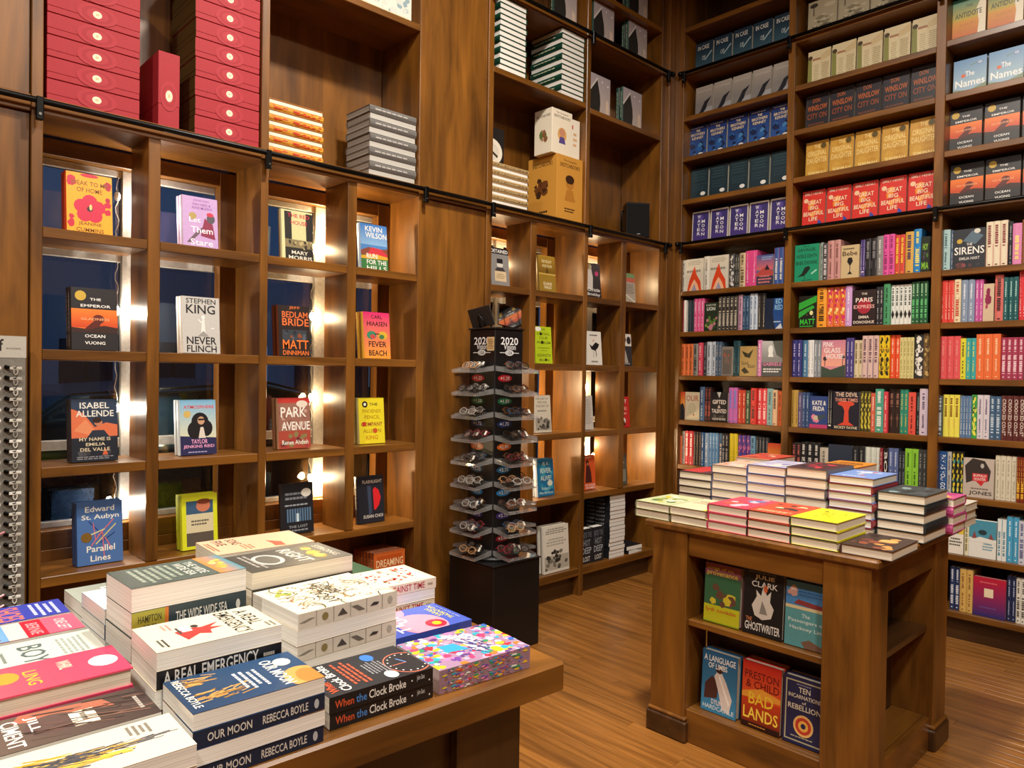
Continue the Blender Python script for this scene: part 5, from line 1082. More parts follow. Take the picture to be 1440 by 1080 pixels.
shelf('middle bay third shelf below rail', *B1, 60, 490, LOW[2], [
 (120, 2, '34347a', 'c8c0e8', 'thin', .235, 'indigo spine'), (155, 1, '4a7aa0', 'c8e0e8', 'thin', .232, 'steel blue spine'), (190, 1, 'e8e8e8', '16161a', 'big', .232, 'white spine with heavy black lettering'), (235, 2, '8a9098', 'd8dce0', 'thin', .23, 'cool grey spine'), (380, 'F', 'pinkglass', 'pink dusk cover with palms'), (427, 2, '4a3f86', 'c8c0e0', 'thin', .24, 'violet spine'), (480, 2, 'd8c8a8', '7a6a4a', 'band:e0e030,.45', .225, 'cream spine with a yellow foot'), (578, 3, 'd8b8b0', '6a4a5a', 'band:2c3c86,.45', .25, 'pale pink spine with a blue pattern'),
 (640, 2, 'e8c820', '2a2418', 'blobs:2a2418,d8a020', .25, 'yellow spine with black marks'), (700, 2, 'e8542a', 'f8d0b8', 'thin', .25, 'vermilion spine'), (785, 4, 'd8cc8a', '8a7a3a', 'thin', .235, 'pale straw spine'), (840, 1, '2a2a2c', 'e8e4dc', 'blobs:e8e4dc,d8d4cc', .25, 'thick black and white splashed spine'), (880, 1, '6a5030', 'c8a868', 'blobs:8a6a3a,4a3820', .255, 'woody brown spine')], 8)
shelf('middle bay fourth shelf below rail', *B1, 55, 565, LOW[3], [
 (95, 1, 'c09a4a', '2a1c10', 'big', .235, 'gold spine with black lettering'), (122, 1, '5a5278', 'b8b0c8', 'thin', .22, 'dull purple spine'), (165, 2, '2f4a78', 'a8bcd8', 'thin', .222, 'navy spine'), (275, 'F', 'katefrida', 'blue cover with two pets'), (300, 1, '16161a', 'e8e4dc', 'big', .24, 'black spine with bold white lettering'), (465, 'F', 'devil', 'navy cover with a red tree'), (527, 3, '4a4420', 'd8c84a', 'blobs:c8b83a,2a2814', .24, 'olive and yellow spine'), (556, 1, 'd8604a', 'f0d0c0', 'thin', .23, 'coral spine'), (606, 1, '4aa08a', 'f0f0e4', 'two:', .255, 'jade spine with white lettering'),
 (632, 1, 'd8404c', 'f0c8c0', 'thin', .24, 'raspberry spine'), (702, 2, '30201c', '9a6a58', 'cross', .255, 'dark brown spine with a dagger'), (752, 2, '2a8a72', 'e0c860', 'thin', .255, 'sea green spine'), (796, 1, 'e05444', '5a1c18', 'thin', .24, 'salmon red spine'), (820, 1, '20282a', '7a9a8a', 'thin', .24, 'black-green spine'), (870, 1, 'd0c0d0', '5a4a6a', 'thin', .262, 'pale lavender spine')], 9)
shelf('middle bay fifth shelf below rail', *B1, 55, 640, LOW[4], [
 (110, 2, '38262a', 'c86a5a', 'two:', .215, 'dark spine with red marks'), (225, 3, '1e1e22', 'd8d4cc', 'two:', .225, 'black spine with white lettering'), (275, 1, 'c8bfae', '6a6458', 'thin', .2, 'short off-white spine'), (420, 'F', 'navyplain', 'plain navy cover'), (490, 2, '232428', '8a8a8a', 'thin', .225, 'soft black spine'), (580, 3, 'dce0d4', '2a3a2a', 'big', .225, 'white spine with dark green lettering'), (600, 1, '8a2a34', 'e0b0a8', 'thin', .225, 'wine red spine'), (630, 1, '1e1c1e', 'e8e4dc', 'text:BOY', .225, 'black spine with three white letters'),
 (690, 2, '5a6a9a', 'c8d0e4', 'thin', .23, 'lavender blue spine'), (730, 2, '2c2f36', '8a94a0', 'thin', .215, 'graphite spine'), (812, 2, '8ac83a', '2a4a14', 'thin', .235, 'lime green spine'), (865, 2, '3a3c3c', '9a9a94', 'thin', .235, 'ash grey spine')], 10)
shelf('end bay shelf under the rail', *B1, 950, 350, LOW[0], [
 (1000, 1, 'a8c8c8', '4a6a6a', 'thin', .225, 'pale aqua spine'), (1018, 1, '5a6a84', 'c8d0dc', 'thin', .22, 'blue-grey spine'), (1212, 'F', 'sirens', 'black cover with a large white title'), (1342, 3, 'e8dcc0', '8a3a3a', 'band:e06a74,.5', .24, 'cream and coral spine'), (1373, 1, '26282c', '9a9a94', 'thin', .23, 'black spine'), (1428, 1, 'e08ab8', 'f4e080', 'top:e8a0c8,.4', .215, 'pink and yellow spine'), (1470, 1, '8a5a3a', 'e0c8a0', 'thin', .23, 'brown spine'), (1530, 2, '2f5a6a', 'c8d8d8', 'thin', .235, 'petrol blue spine'), (1600, 2, 'c8b890', '4a3a24', 'thin', .23, 'sand spine')], 11)
shelf('end bay second shelf below rail', *B1, 945, 425, LOW[1], [
 (1026, 2, 'e0443a', 'f8e4d8', 'big', .235, 'scarlet spine with white lettering'), (1066, 1, 'e8d8b0', 'c04a3a', 'two:', .235, 'cream spine with red lettering'), (1146, 2, '8a9ab4', 'e0e4ec', 'thin', .23, 'pale slate spine'), (1196, 2, 'c85aa0', 'f0d0e4', 'thin', .228, 'orchid spine'), (1264, 'F', 'magentaflower', 'beige cover with magenta petals'), (1316, 1, 'd8706a', '2a1c1c', 'band:6a9a6a,.2', .245, 'coral spine with a green foot'), (1407, 3, '1f5a5e', 'a8d0cc', 'thin', .228, 'deep teal spine'), (1450, 1, 'd8343c', 'f4d0d0', 'big', .255, 'tall crimson spine'), (1530, 3, '3a4a7a', 'c8d0e8', 'thin', .235, 'denim blue spine')], 12)
shelf('end bay third shelf below rail', *B1, 940, 500, LOW[2], [
 (1062, 3, 'e0565a', 'e88a84', 'thin', .235, 'coral red spine'), (1096, 1, 'e0d83a', '4a4a1c', 'thin', .222, 'lemon spine'), (1156, 2, '3fa8a8', 'e0d860', 'thin', .222, 'turquoise spine'), (1302, 3, 'e8703a', 'f8c8a0', 'thin', .242, 'tangerine spine'), (1440, 4, 'a83a58', 'f0d0d8', 'two:', .222, 'plum red spine with white lettering'), (1530, 3, '2a4a3a', 'a8c8b0', 'thin', .23, 'forest green spine')], 13)
shelf('end bay fourth shelf below rail', *B1, 930, 580, LOW[3], [
 (956, 1, '4a565c', 'd8e0e0', 'two:', .225, 'gunmetal spine'), (1056, 3, 'ece05a', '8a5a1c', 'box:d86a5a', .232, 'yellow spine with a red block'), (1126, 2, '5a7aa0', 'e8ecf0', 'big', .228, 'denim spine with white lettering'), (1158, 1, '3aa04a', 'e8e45a', 'blobs:e8e45a,1c1c1c', .235, 'green spine with yellow and black'), (1232, 2, 'd8d0d8', '6a5a78', 'thin', .235, 'pearl spine'), (1302, 2, '3f5f80', 'c0d0dc', 'two:', .23, 'storm blue spine'), (1445, 4, '5a2424', 'e8dcd0', 'text:CROOKED COAST', .235, 'maroon spine with white lettering'), (1530, 2, 'c8a03a', '3a2a10', 'thin', .235, 'mustard spine')], 14)
shelf('end bay fifth shelf below rail', *B1, 930, 660, LOW[4], [
 (980, 1, '24508a', 'eef0f0', 'text:PAY AS YOU GO', .235, 'blue spine with bold white lettering'), (1006, 1, 'b8b8b4', '3a3a3a', 'thin', .235, 'stone grey spine'), (1078, 3, '2a2a24', 'd8c83a', 'blobs:e0c83a,4aa09a,1c1c1c', .24, 'black spine with yellow and teal blocks'), (1266, 'F', 'buffalo', 'stone cover with a dark beast and red label'), (1396, 4, 'd8d0b8', 'a8a088', 'thin', .235, 'ivory spine'), (1445, 2, '7a2a14', 'e8b83a', 'big', .235, 'russet spine with gold lettering'), (1530, 2, '3a5a4a', 'c8d8c8', 'thin', .23, 'pine green spine')], 15)
shelf('end bay sixth shelf below rail', *B1, 985, 750, LOW[5], [
 (1085, 'F', 'greenwhite', 'green and white cover'), (1112, 1, 'e0d8b8', '8a7a3a', 'top:e0c040,.45', .215, 'cream spine with a yellow top'), (1280, 'F', 'skytop', 'white cover with a sea blue top'), (1336, 2, 'e0e4e0', '4a8aa0', 'top:5aa8c0,.4', .22, 'white spine with an aqua top'), (1410, 2, '4aa0c8', 'd8ecf4', 'thin', .24, 'bright sky blue spine'), (1450, 1, 'c8ccd8', '5a5a8a', 'two:', .225, 'pale periwinkle spine'), (1530, 3, '5a6a7a', 'd0d8dc', 'thin', .23, 'grey-blue spine')], 16)
shelf('end bay bottom shelf', *B1, 995, 840, .16, [
 (1055, 2, '26365e', 'd0d4dc', 'two:', .235, 'dark navy spine'), (1135, 2, 'd0a85a', '8a5a34', 'thin', .232, 'golden tan spine'), (1336, 'F', 'rednavy', 'cover fading from crimson to navy'), (1392, 2, '1f2a4e', 'a8b0c8', 'thin', .24, 'midnight blue spine'), (1450, 2, 'dcd8cc', '4a4640', 'two:', .235, 'white spine with grey lettering'), (1530, 3, '8a3a34', 'e0c8b8', 'thin', .235, 'brick spine')], 17)
# ---------------------------------------------------------------- books on the island
D('provenance', '8a4a5a', [R(0, 0, 1, .3, 'c8c828'), R(0, .3, 1, .8, '3a6a48'), BLOBS(.1, .25, .95, .7, 9, ['9a3a4a', 'c8485a', '6a4a3a', 'd8c838'], .1, .2, 81), T('songs of no', .06, .88, .8, .95, 'd8c84a'), T('provenance', .06, .78, .92, .86, 'd8c84a'), T('lydi conklin', .06, .17, .9, .25, 'c84a2a'), R(0, 0, 1, .02, '8aa020')], '5a2f3a', w=.15, h=.225)
D('ghostwriter', '1b1a1c', [BARS(.1, .96, .9, .99, 1, '6a6868'), T('JULIE', .28, .86, .78, .94, 'eceae4'), T('CLARK', .2, .75, .86, .84, 'eceae4'), P([(.3, .3), (.22, .45), (.34, .6), (.32, .7), (.45, .62), (.5, .78), (.6, .64), (.7, .72), (.68, .55), (.78, .45), (.72, .3), (.5, .25)], 'd8d2c8'), P([(.42, .34), (.48, .55), (.58, .42), (.62, .34)], '8a8680'), E(.56, .74, .05, .06, 'd86a3a'), T('THE', .08, .2, .24, .26, 'd8845a'), T('GHOSTWRITER', .06, .06, .95, .19, 'eceae4')], '2a2022', w=.152, h=.232)
D('hacken', '4a8ab0', [R(0, .62, 1, 1, '4a86c0'), BLOBS(0, .7, .3, 1, 5, ['e8d8d0', 'd8a8a0'], .06, .12, 82), BARS(.3, .78, .95, .88, 2, '3a68a0'), P([(.2, .66), (.9, .62), (.9, .69), (.3, .73)], '8a3a3a'), R(0, .58, 1, .63, 'd8c898'), R(0, 0, 1, .58, '5a9aa0'), T('The', .4, .46, .6, .52, 'cfe0dc'), T('Passengers on', .08, .36, .98, .43, 'cfe0dc'), T('Hackney Line', .12, .25, .96, .32, 'cfe0dc'), P([(.4, .08), (.6, .14), (1, .05), (1, 0), (.5, 0)], '7a5a4a')], '3a7090', w=.148, h=.225)
D('limbs', '2a6a96', [G(0, 0, 1, 1, '1f5a86', '3a86b0'), P([(.08, .2), (.1, .45), (.3, .6), (.5, .5), (.45, .25)], '4a2a26'), P([(.36, .6), (.5, .75), (.7, .55), (.88, .3), (.8, .05), (.6, .1), (.5, .35)], 'd8ccc4'), E(.5, .72, .1, .06, '3a2420'), L(.5, .62, .8, .2, .05, 'f0eae2'), T('A LANGUAGE', .05, .83, .95, .93, 'f0f0ea'), T('OF LIMBS', .18, .72, .72, .81, 'f0f0ea'), T('DYLIN', .3, .14, .6, .22, 'e8e0d8'), T('HARDCASTLE', .06, .05, .94, .12, 'd8e4ea')], '1d4a6a', w=.148, h=.232)
D('badlands', 'd0301f', [G(0, 0, 1, .45, 'c8401c', '5a1a10'), G(0, .45, 1, 1, 'b81f1c', 'e05a2a'), T('PRESTON', .06, .74, .94, .86, '6a1416'), T('& CHILD', .1, .6, .96, .72, '6a1416'), P([(0, .52), (.5, .62), (1, .55), (1, .48), (0, .44)], 'e8a03a'), T('BAD', .18, .36, .82, .54, 'f0c83a'), T('LANDS', .05, .13, .95, .31, 'f0d04a'), R(0, 0, 1, .08, '2a100c'), BARS(.2, .03, .7, .06, 1, 'c88a3a')], '8a1c14', w=.15, h=.24)
D('rebellion', '20244a', [R(.05, .05, .08, .95, 'b0a888'), R(.92, .05, .95, .95, 'b0a888'), R(.05, .93, .95, .95, 'b0a888'), R(.05, .05, .95, .07, 'b0a888'), BARS(.3, .88, .7, .91, 1, '8a86a0'), T('TEN', .36, .78, .64, .86, 'd8d0b8'), T('INCARNATIONS', .12, .69, .9, .75, 'd8d0b8'), T('of', .45, .62, .55, .66, 'd8d0b8'), T('REBELLION', .12, .52, .9, .6, 'd8d0b8'), E(.5, .3, .24, .16, 'e0b068', 20), E(.5, .3, .19, .125, 'b83a2a', 20), E(.5, .3, .12, .08, 'e0a84a', 16), E(.5, .3, .06, .04, '20244a', 12), BARS(.2, .11, .8, .14, 1, 'b0a888')], '1a1d3a', w=.15, h=.235)
for key, y0, y1, z, lab in (('provenance', 1.522, 0, .4775, 'green and yellow cover on the island shelf'), ('ghostwriter', 1.358, 0, .4775, 'black cover with a pale flame figure on the island'), ('hacken', 1.196, 0, .4775, 'blue and teal cover on the island upper shelf'),
                         ('limbs', 1.53, 0, .1295, 'blue cover with a draped figure on the island lower shelf'), ('badlands', 1.36, 0, .1295, 'red and yellow cover on the island lower shelf'), ('rebellion', 1.2, 0, .1295, 'navy cover with a round emblem on the island lower shelf')):
    kd = KIND[key]
    for i in range(2):
        M = frame((0, -1, 0), (1, 0, 0), (0, 0, 1), (2.502 + i * .035 if z > .3 else 2.507 + i * .035, y0 - kd['w'] / 2, z + .0005 + kd['t'] * sin(.05))) @ Matrix.Rotation(-.05, 4, 'X')
        put(key, M, lab if i == 0 else which(lab, 'copy behind it'), group=lab[:44])
# stacks on the island top: (kind, left Y, X start, count)
ZI = .8435
def cov(key, base, art, spine=None, t=.0318, w=.16, h=.25, pages=None, **k): K(key, w, h, t, base, art, spine or base, (), True, PRINT, pages, **k)
cov('i_green', 'c8cfa0', [BLOBS(.05, .05, .95, .95, 16, ['8a9a4a', 'd8c83a', '5a7a4a', 'e8e4c8'], .08, .18, 91)], '6a6a58', pages=PAGES)
cov('i_cream', 'e0d4b0', [BARS(.1, .5, .9, .8, 4, 'a89a70'), L(.95, 0, .95, 1, .08, 'e8d83a')], '6a6448')
cov('i_pink', 'd8405a', [BLOBS(0, 0, 1, 1, 14, ['e05a4a', 'c8c0d0', 'd83a4a', '6a7ab0'], .1, .2, 92)], 'b8405a', back='d86a84')
cov('i_redwhite', 'e04a2c', [BLOBS(.05, .3, .95, .95, 10, ['c8342a', 'f0d8a0', '3a2a2a'], .08, .16, 93), BARS(.1, .1, .9, .22, 2, 'f0d8a0')], '2c2624')
cov('i_yellow', 'e6dc1e', [BLOBS(.2, .2, .8, .85, 22, ['a8982a', 'c8b820', '6a6a1c'], .02, .06, 94)], '2c3a36', back='2a2a26')
cov('i_tree', '3a2a26', [BLOBS(0, 0, 1, 1, 18, ['6a3a30', '8a4a34', '2a1c1a', 'c89050'], .08, .2, 95), E(.62, .6, .18, .1, 'd8a860')], '4a2a22')
cov('i_darkred', '5a3a3a', [R(0, .1, .6, .9, 'c83a3a')], '2a2226')
cov('i_peach', 'e0b8a0', [BLOBS(0, 0, 1, 1, 12, ['e8a080', 'd8d0d0', 'c86a5a', 'f0d8b0'], .1, .2, 96)], '4a5a7a', back='3c4a6a')
cov('i_lilac', 'b8b4d0', [BLOBS(0, 0, 1, 1, 12, ['d8d0e0', '8a86b8', 'e8e0d8'], .1, .2, 97)], '4a5a90', back='4a5a90')
cov('i_crimson', '4a3034', [BLOBS(.1, .1, .9, .9, 12, ['c83a44', 'a82a38', '2a2226'], .08, .18, 98)], '5a5a62', back='5a4a42')
cov('i_blue', '7a9ad8', [BLOBS(.15, .15, .85, .9, 14, ['e8eef8', 'd8dcf0', 'c85a5a'], .06, .12, 99), BARS(.2, .1, .8, .2, 1, 'e8eef8')], '8a3038', back='8a3038')
cov('i_slate', '3a4448', [BLOBS(0, 0, 1, 1, 20, ['5a6a70', '8aa0a0', '2a3236', '4a5a5c'], .06, .16, 100)], '262d30', back='1c2022')
cov('i_magenta', 'c85090', [BLOBS(0, 0, 1, 1, 10, ['d8609a', 'd8a860', 'b83a7a'], .1, .2, 101)], 'c8508e', back='d8708a')
cov('i_ivory', 'cfc8b8', [BARS(.1, .3, .9, .8, 4, '6a645a')], 'c0b8a8')
cov('i_orange', 'e09030', [BARS(.1, .3, .9, .8, 3, '6a3a14')], 'e08a20')
cov('i_redtop', 'c84a3a', [BLOBS(0, 0, 1, 1, 12, ['d87050', 'f0d8b0', 'a83a34'], .1, .2, 102)], 'd8b080')
def stack(key, x, y, n, ang, label, jit=.003, seed=1, t=None, z0=ZI, alt=False, step=.0006):
    """n copies lying flat; (x, y) = middle of the stack"""
    rr = random.Random(seed); t = t or KIND[key]['t']; z = z0 + .0004
    for i in range(n):
        a = ang + (pi if alt and i % 2 else 0) + rr.uniform(-.012, .012)
        lay(key, x + rr.uniform(-jit, jit), y + rr.uniform(-jit, jit), z, a, from_top(label, i, n) if n > 1 else label, label[:52], t); z += t + step
    return z
X1, X2, X3 = 2.46 + .125, 2.785 + .125, 3.05 + .125
stack('i_green', X1, 1.74, 2, 0, 'green and yellow leafy book at the end of the island', seed=1)
stack('i_cream', X1, 1.575, 2, 0, 'cream book with a yellow edge on the island', seed=2)
stack('i_pink', X1, 1.407, 3, 0, 'pink-edged book with a red collage cover', seed=3)
stack('i_redwhite', X1, 1.242, 3, 0, 'orange-red book with black speckles on the island', seed=4)
stack('i_yellow', X1, 1.079, 3, 0, 'bright yellow covered book on the island', seed=5)
stack('i_tree', X1 + .005, .912, 1, 0, 'single dark brown book at the island corner', seed=6)
stack('i_darkred', X2, 1.752, 5, 0, 'dark book with a red panel in the island stack', seed=7, t=.0312)
stack('i_peach', X2, 1.585, 6, 0, 'peach covered book with navy boards on the island', seed=8, t=.0334)
stack('i_lilac', X2, 1.422, 6, 0, 'lilac covered book with blue boards on the island', seed=9, t=.0362)
stack('i_crimson', X2, 1.258, 6, 0, 'dark book with crimson blots on the island', seed=10, t=.0374, alt=True)
stack('i_blue', X2 + .01, 1.094, 7, 0, 'periwinkle blue book with red boards on the island', seed=11, t=.0298, alt=True, jit=.002)
stack('i_slate', 2.95, .928, 5, 0, 'slate patterned book in the stack over the island side', seed=12, t=.033, alt=True, jit=.002)
stack('i_redtop', X3, 1.62, 6, 0, 'red and cream book in the rear island stack', seed=13, t=.0355)
stack('i_orange', X3 + .01, 1.26, 6, 0, 'orange book in the rear island stack', seed=14, t=.0352)
stack('i_magenta', 3.165, .955, 4, pi / 2, 'magenta and gold book hanging over the island side', seed=15, t=.033, alt=True, jit=.002)
stack('i_ivory', 3.335, .96, 3, pi / 2, 'ivory book at the far end of the island', seed=16, t=.03)

# ---------------------------------------------------------------- books on the long table
PBW = dict(hard=False, pages=WPAGES)
ORB = 'd09a52'
K('moon', .142, .21, .0262, '1f3f66', [G(0, 0, 1, 1, '24466c', '1b3858'), E(.8, .9, .3, .16, ORB, 20), E(.84, .93, .24, .1, 'b87a34', 16), STROKES(.08, .1, .3, .32, 26, ['b08040', '8a6430', 'd0a058'], .1, .02, 1.2, .8, 132), STROKES(.55, .08, .82, .5, 40, ['b88a48', '8a6430', 'd0a058'], .12, .02, 1.9, .7, 133), T('OUR MOON', .12, .70, .92, .80, 'f0ece2'), BARS(.25, .44, .8, .64, 4, 'c8ccd0'), T('REBECCA BOYLE', .06, .04, .9, .1, 'eae6dc'), E(.28, .86, .12, .07, 'efe6d0')], '16243c',
  [T('OUR MOON', .1, .25, .42, .75, 'd8d4cc'), T('REBECCA BOYLE', .5, .25, .86, .75, 'd8d4cc'), E(.93, .5, .02, .3, 'b8bcc4')], False, PRINT, WPAGES)
K('clock', .142, .21, .0285, '2a2a2e', [L(.9, .05, .9, .95, .004, '2a2a2e'), E(.38, .12, .36, .2, 'd8745a', 24), E(.38, .12, .34, .19, '2a2a2e', 24)] + [E(.38 + .29 * cos(a_), .12 + .16 * sin(a_), .014, .009, 'e8e4dc', 8) for a_ in [k * pi / 8 for k in range(16)]] + [L(.38, .12, .38, .26, .015, 'd8745a'), L(.38, .12, .56, .16, .015, '6a8ac8'), E(.82, .36, .12, .06, '3a78c8'), E(.16, .36, .12, .06, 'cfcdc8'), BARS(.28, .3, .7, .5, 6, '8a8a8e'), BARS(.12, .54, .9, .72, 4, 'c85a3a'), T('When', .08, .87, .42, .95, 'd85a34'), T('the', .46, .87, .62, .95, '4a86d0'), T('Clock Broke', .06, .76, .94, .85, 'eceae4')], '17171a',
  [T('When', .05, .25, .22, .72, 'd85a34'), T('the', .24, .25, .34, .75, '4a86d0'), T('Clock Broke', .36, .25, .72, .78, 'eceae4'), E(.78, .55, .008, .06, 'e0e0e0', 8), T('John Ganz', .83, .4, .91, .8, 'c8c8c8'), E(.96, .3, .008, .06, 'e0e0e0', 8)], False, PRINT, WPAGES)
CONF = ['d83a4a', '3a6ac8', 'e8c83a', '3a9a6a', 'e88ac0', '7a4aa8', 'f0f0e8', '38b0c8', 'e8803a']
K('confetti', .165, .222, .0225, 'a888a8', [BLOBS(-.05, -.05, 1.05, 1.05, 330, CONF + ['d8a0b8', 'b8c8e8', 'c84a7a', 'c8b0d0', '6a4a8a'], .025, .08, 111, 1.35), P([(.36, .5), (.62, .56), (.64, .74), (.4, .7)], '38a8d8'), BLOBS(.2, .28, .86, .5, 60, ['f0f0f4', 'e0dcec', '5a4a8a', 'd8d0e8'], .02, .05, 112)] + STROKES(.2, .3, .85, .48, 40, ['f4f0f4', '5a4a8a', 'e8e0ec', '4a4a80'], .2, .016, .3, .5, 114) + [E(.16, .3, .1, .05, 'e8d830')], '9a7a8a',
  [BLOBS(0, 0, 1, 1, 110, CONF + ['8a6a6a'], .012, .04, 113, .3)], False, GLOSS, None, fore='b09a9a')
K('emergency', .142, .21, .028, 'ddd2ba', [R(.0, 0, 1, 1, 'ddd2ba'), P([(.45, .24), (.38, .36), (.44, .46), (.36, .62), (.5, .52), (.56, .62), (.6, .5), (.74, .48), (.66, .4), (.8, .28), (.6, .26)], 'd0302c'), R(.3, .3, .5, .38, 'f4efe4'), E(.36, .42, .06, .03, '2a2a2a'), L(.3, .28, .55, .28, .02, '3a3a3a'), T('A REAL', .12, .80, .74, .92, '1c1b1c'), T('EMERGENCY', .06, .64, .96, .77, '1c1b1c'), BARS(.1, .18, .35, .26, 2, 'd88a80'), BARS(.6, .06, .9, .13, 2, '4a4844'), BARS(.75, .9, .95, .98, 2, '8a8478')], '141416',
  [T('A REAL EMERGENCY', .05, .15, .8, .9, 'eceae4'), BARS(.84, .3, .95, .7, 1, 'b8b4ac')], False, PRINT, WPAGES)
K('sea', .142, .21, .040, '4a564c', [G(0, 0, 1, .76, '56625a', '3a463e'), G(0, .76, 1, 1, '4a90a0', 'e8883a'), BLOBS(.15, .78, .85, .96, 10, ['e8c060', 'f0d890', 'd8a040'], .05, .1, 115), BARS(.1, .12, .9, .5, 6, '9aa494'), T('THE WIDE', .15, .62, .85, .7, 'd8dcd0'), T('WIDE SEA', .15, .52, .85, .6, 'd8dcd0')], '33434a',
  [G(0, 0, .3, 1, 'a8a83a', 'b8a040'), R(.27, 0, .3, 1, 'd87a30'), T('HAMPTON', .05, .52, .24, .82, '4a4420'), T('SIDES', .09, .15, .2, .42, '4a4420'), T('THE WIDE WIDE SEA', .36, .3, .82, .72, 'e8e6dc'), E(.92, .5, .02, .22, 'd8d8d0')], False, PRINT, WPAGES)
K('mushroom', .185, .228, .030, 'dfd6c2', [R(.02, .02, .98, .98, 'dfd6c2'), CURLS(.12, .12, .88, .88, 60, ['8a7a5a', '6a6a3a', 'a8804a', '5a4a3a'], .16, .012, 116), BLOBS(.06, .06, .94, .94, 34, ['b89a5a', 'c8a078', '8a9a4a', 'd8b8a0', '6a5a4a', 'd8c8a0', 'a8604a'], .014, .034, 117), BLOBS(.6, .7, .95, .95, 8, ['8a9a3a', '6a7a2a', 'a8b04a'], .03, .06, 118), T('LOCAL', .15, .52, .6, .64, '4a4438'), T('BEAUTY', .4, .38, .9, .5, '4a4438')], 'd8d0c0',
  [L(k / 6, 0, k / 6, 1, .006, '8a8478') for k in range(1, 6)] + [L(.03, .4, .13, .6, .06, '8a8478'), E(.25, .5, .03, .25, '8a7a4a'), P([(.37, .3), (.42, .75), (.47, .3)], '4a4440'), L(.54, .7, .62, .3, .06, '6a645a'), P([(.7, .4), (.74, .62), (.8, .55), (.78, .4)], '2a2624'), E(.92, .5, .025, .25, 'a8a296')], False, PRINT, WPAGES)
K('righteous', .16, .24, .036, '55544e', [G(0, 0, 1, 1, '6a6860', '4a4842'), E(.5, .3, .3, .14, 'cfccc4', 20), E(.5, .3, .24, .1, '6a6860', 20), BARS(.1, .1, .9, .2, 2, 'a8a49c'), T('RIGHT', .1, .5, .9, .64, 'efeadc'), BLOBS(.1, .66, .9, .84, 12, ['d8b83a', 'e8d060', 'b09a3a'], .06, .12, 117), T('STRONG', .15, .86, .85, .93, 'd8d4c8')], '4a4842', (), False, PRINT, PAGES)
K('peach', .155, .235, .0375, 'edbb98', [T('SONS', .1, .26, .5, .36, '2a2422'), T('FIVE', .1, .12, .46, .22, '2a2422'), BARS(.55, .3, .9, .42, 3, 'b88a6a'), BARS(.2, .02, .8, .08, 2, 'a87a5a'), P([(.5, .6), (.7, .72), (.95, .7), (.9, .6), (.7, .62)], 'd8604a')], None, (), False, PRINT, PAGES)
K('against', .15, .21, .026, 'eadcc0', [R(.06, .06, .94, .94, 'efe4cc'), BLOBS(.1, .1, .9, .92, 150, ['c83a3a', 'b82a30', 'c84a44', '6a6a3a', 'd8705a', '8a2028'], .015, .045, 118), L(.1, .3, .9, .55, .06, 'f0e6d2'), L(.1, .18, .9, .4, .05, 'f0e6d2')], 'e8dcc4', [T('WOMEN AGAINST TIME', .04, .2, .84, .82, 'b8303a'), BARS(.88, .3, .96, .7, 1, 'a89a80')], False, PRINT, WPAGES)
K('thornton', .152, .218, .022, '4a64c8', [E(.3, .48, .44, .26, 'f0a0b8', 24), E(1.0, .66, .34, .22, 'f0a0b8', 24), E(.2, .36, .17, .11, 'd0304a', 20), E(.2, .35, .075, .05, 'f0d030', 14), E(.98, .8, .14, .09, 'e87a2a', 16), T('T', .12, .66, .32, .8, 'f4f2f4'), T('I', .38, .66, .46, .8, 'f4f2f4'), T('U', .48, .56, .66, .68, 'f4f2f4'), T('P', .72, .58, .9, .7, 'f4f2f4'), T('SARAH', .42, .16, .82, .22, 'e8e088'), T('THORNTON', .24, .09, .92, .15, 'e8e088'), BARS(.2, .04, .95, .065, 1, 'a8b8e8')], '3a52b0', (), False, GLOSS, WPAGES)
K('brush', .122, .235, .03, 'd8cfbd', [STROKES(.3, .02, .62, .35, 60, ['d8a83a', 'c8942a', 'e8c050'], .3, .02, 1.2, .9, 121), STROKES(.42, .3, .7, .62, 50, ['d8a83a', 'e8c050', '4a4a50'], .26, .02, 1.4, 1.0, 122), STROKES(.38, .1, .56, .55, 50, ['3a3a40', '55555a'], .2, .016, 1.3, 1.2, 123), STROKES(.45, .6, .56, .92, 24, ['4a4a50', '6a6a6e', 'c8a040'], .16, .012, 1.7, .5, 124), BARS(.08, .72, .36, .86, 4, '8a8478')], 'd8d0be', (), False, PRINT, WPAGES)
K('ciment', .118, .235, .031, '4a3c38', [G(0, 0, 1, 1, '3a2e2c', '6a5a50'), P([(.0, .3), (.1, .75), (.4, .8), (.35, .4), (.2, .25)], 'a8644e'), E(.5, .45, .3, .16, '5a4844'), R(.3, .54, .75, .68, 'e8dfc8'), BARS(.38, .58, .68, .64, 1, '6a6258'), T('JILL', .12, .31, .6, .38, 'f0ece2'), T('CIMENT', .12, .19, .92, .28, 'f0ece2'), STROKES(.1, .4, .95, .95, 30, ['2c2220', '5a4a44', '7a5a4c'], .3, .02, 1.2, .8, 131), BARS(.3, .9, .8, .95, 1, 'a8a098')], '3a302c', (), False, PRINT, WPAGES)
K('pinkjac', .128, .24, .0305, 'e04a6a', [G(0, 0, 1, 1, 'd8385e', 'e8606e'), E(.5, .88, .2, .09, 'f0e4e0'), T('WHIRL', .2, .62, .5, .7, 'f0e0c0'), T('LING', .3, .42, .8, .5, 'f0b83a'), E(.4, .32, .2, .08, 'f09a3a'), BARS(.3, .06, .8, .18, 3, 'f0c8c0')], 'c83a58', (), True, PRINT, PAGES)
K('boylit', .138, .24, .0375, 'cfd4c8', [T('LIT', .2, .12, .8, .26, '5a6a6a'), T('BOY', .2, .5, .9, .66, '5a6a6a'), BARS(.15, .74, .9, .92, 5, '9aa49c'), BARS(.3, .34, .7, .42, 2, '8a948c')], 'c0c8bc', (), False, PRINT, WPAGES)
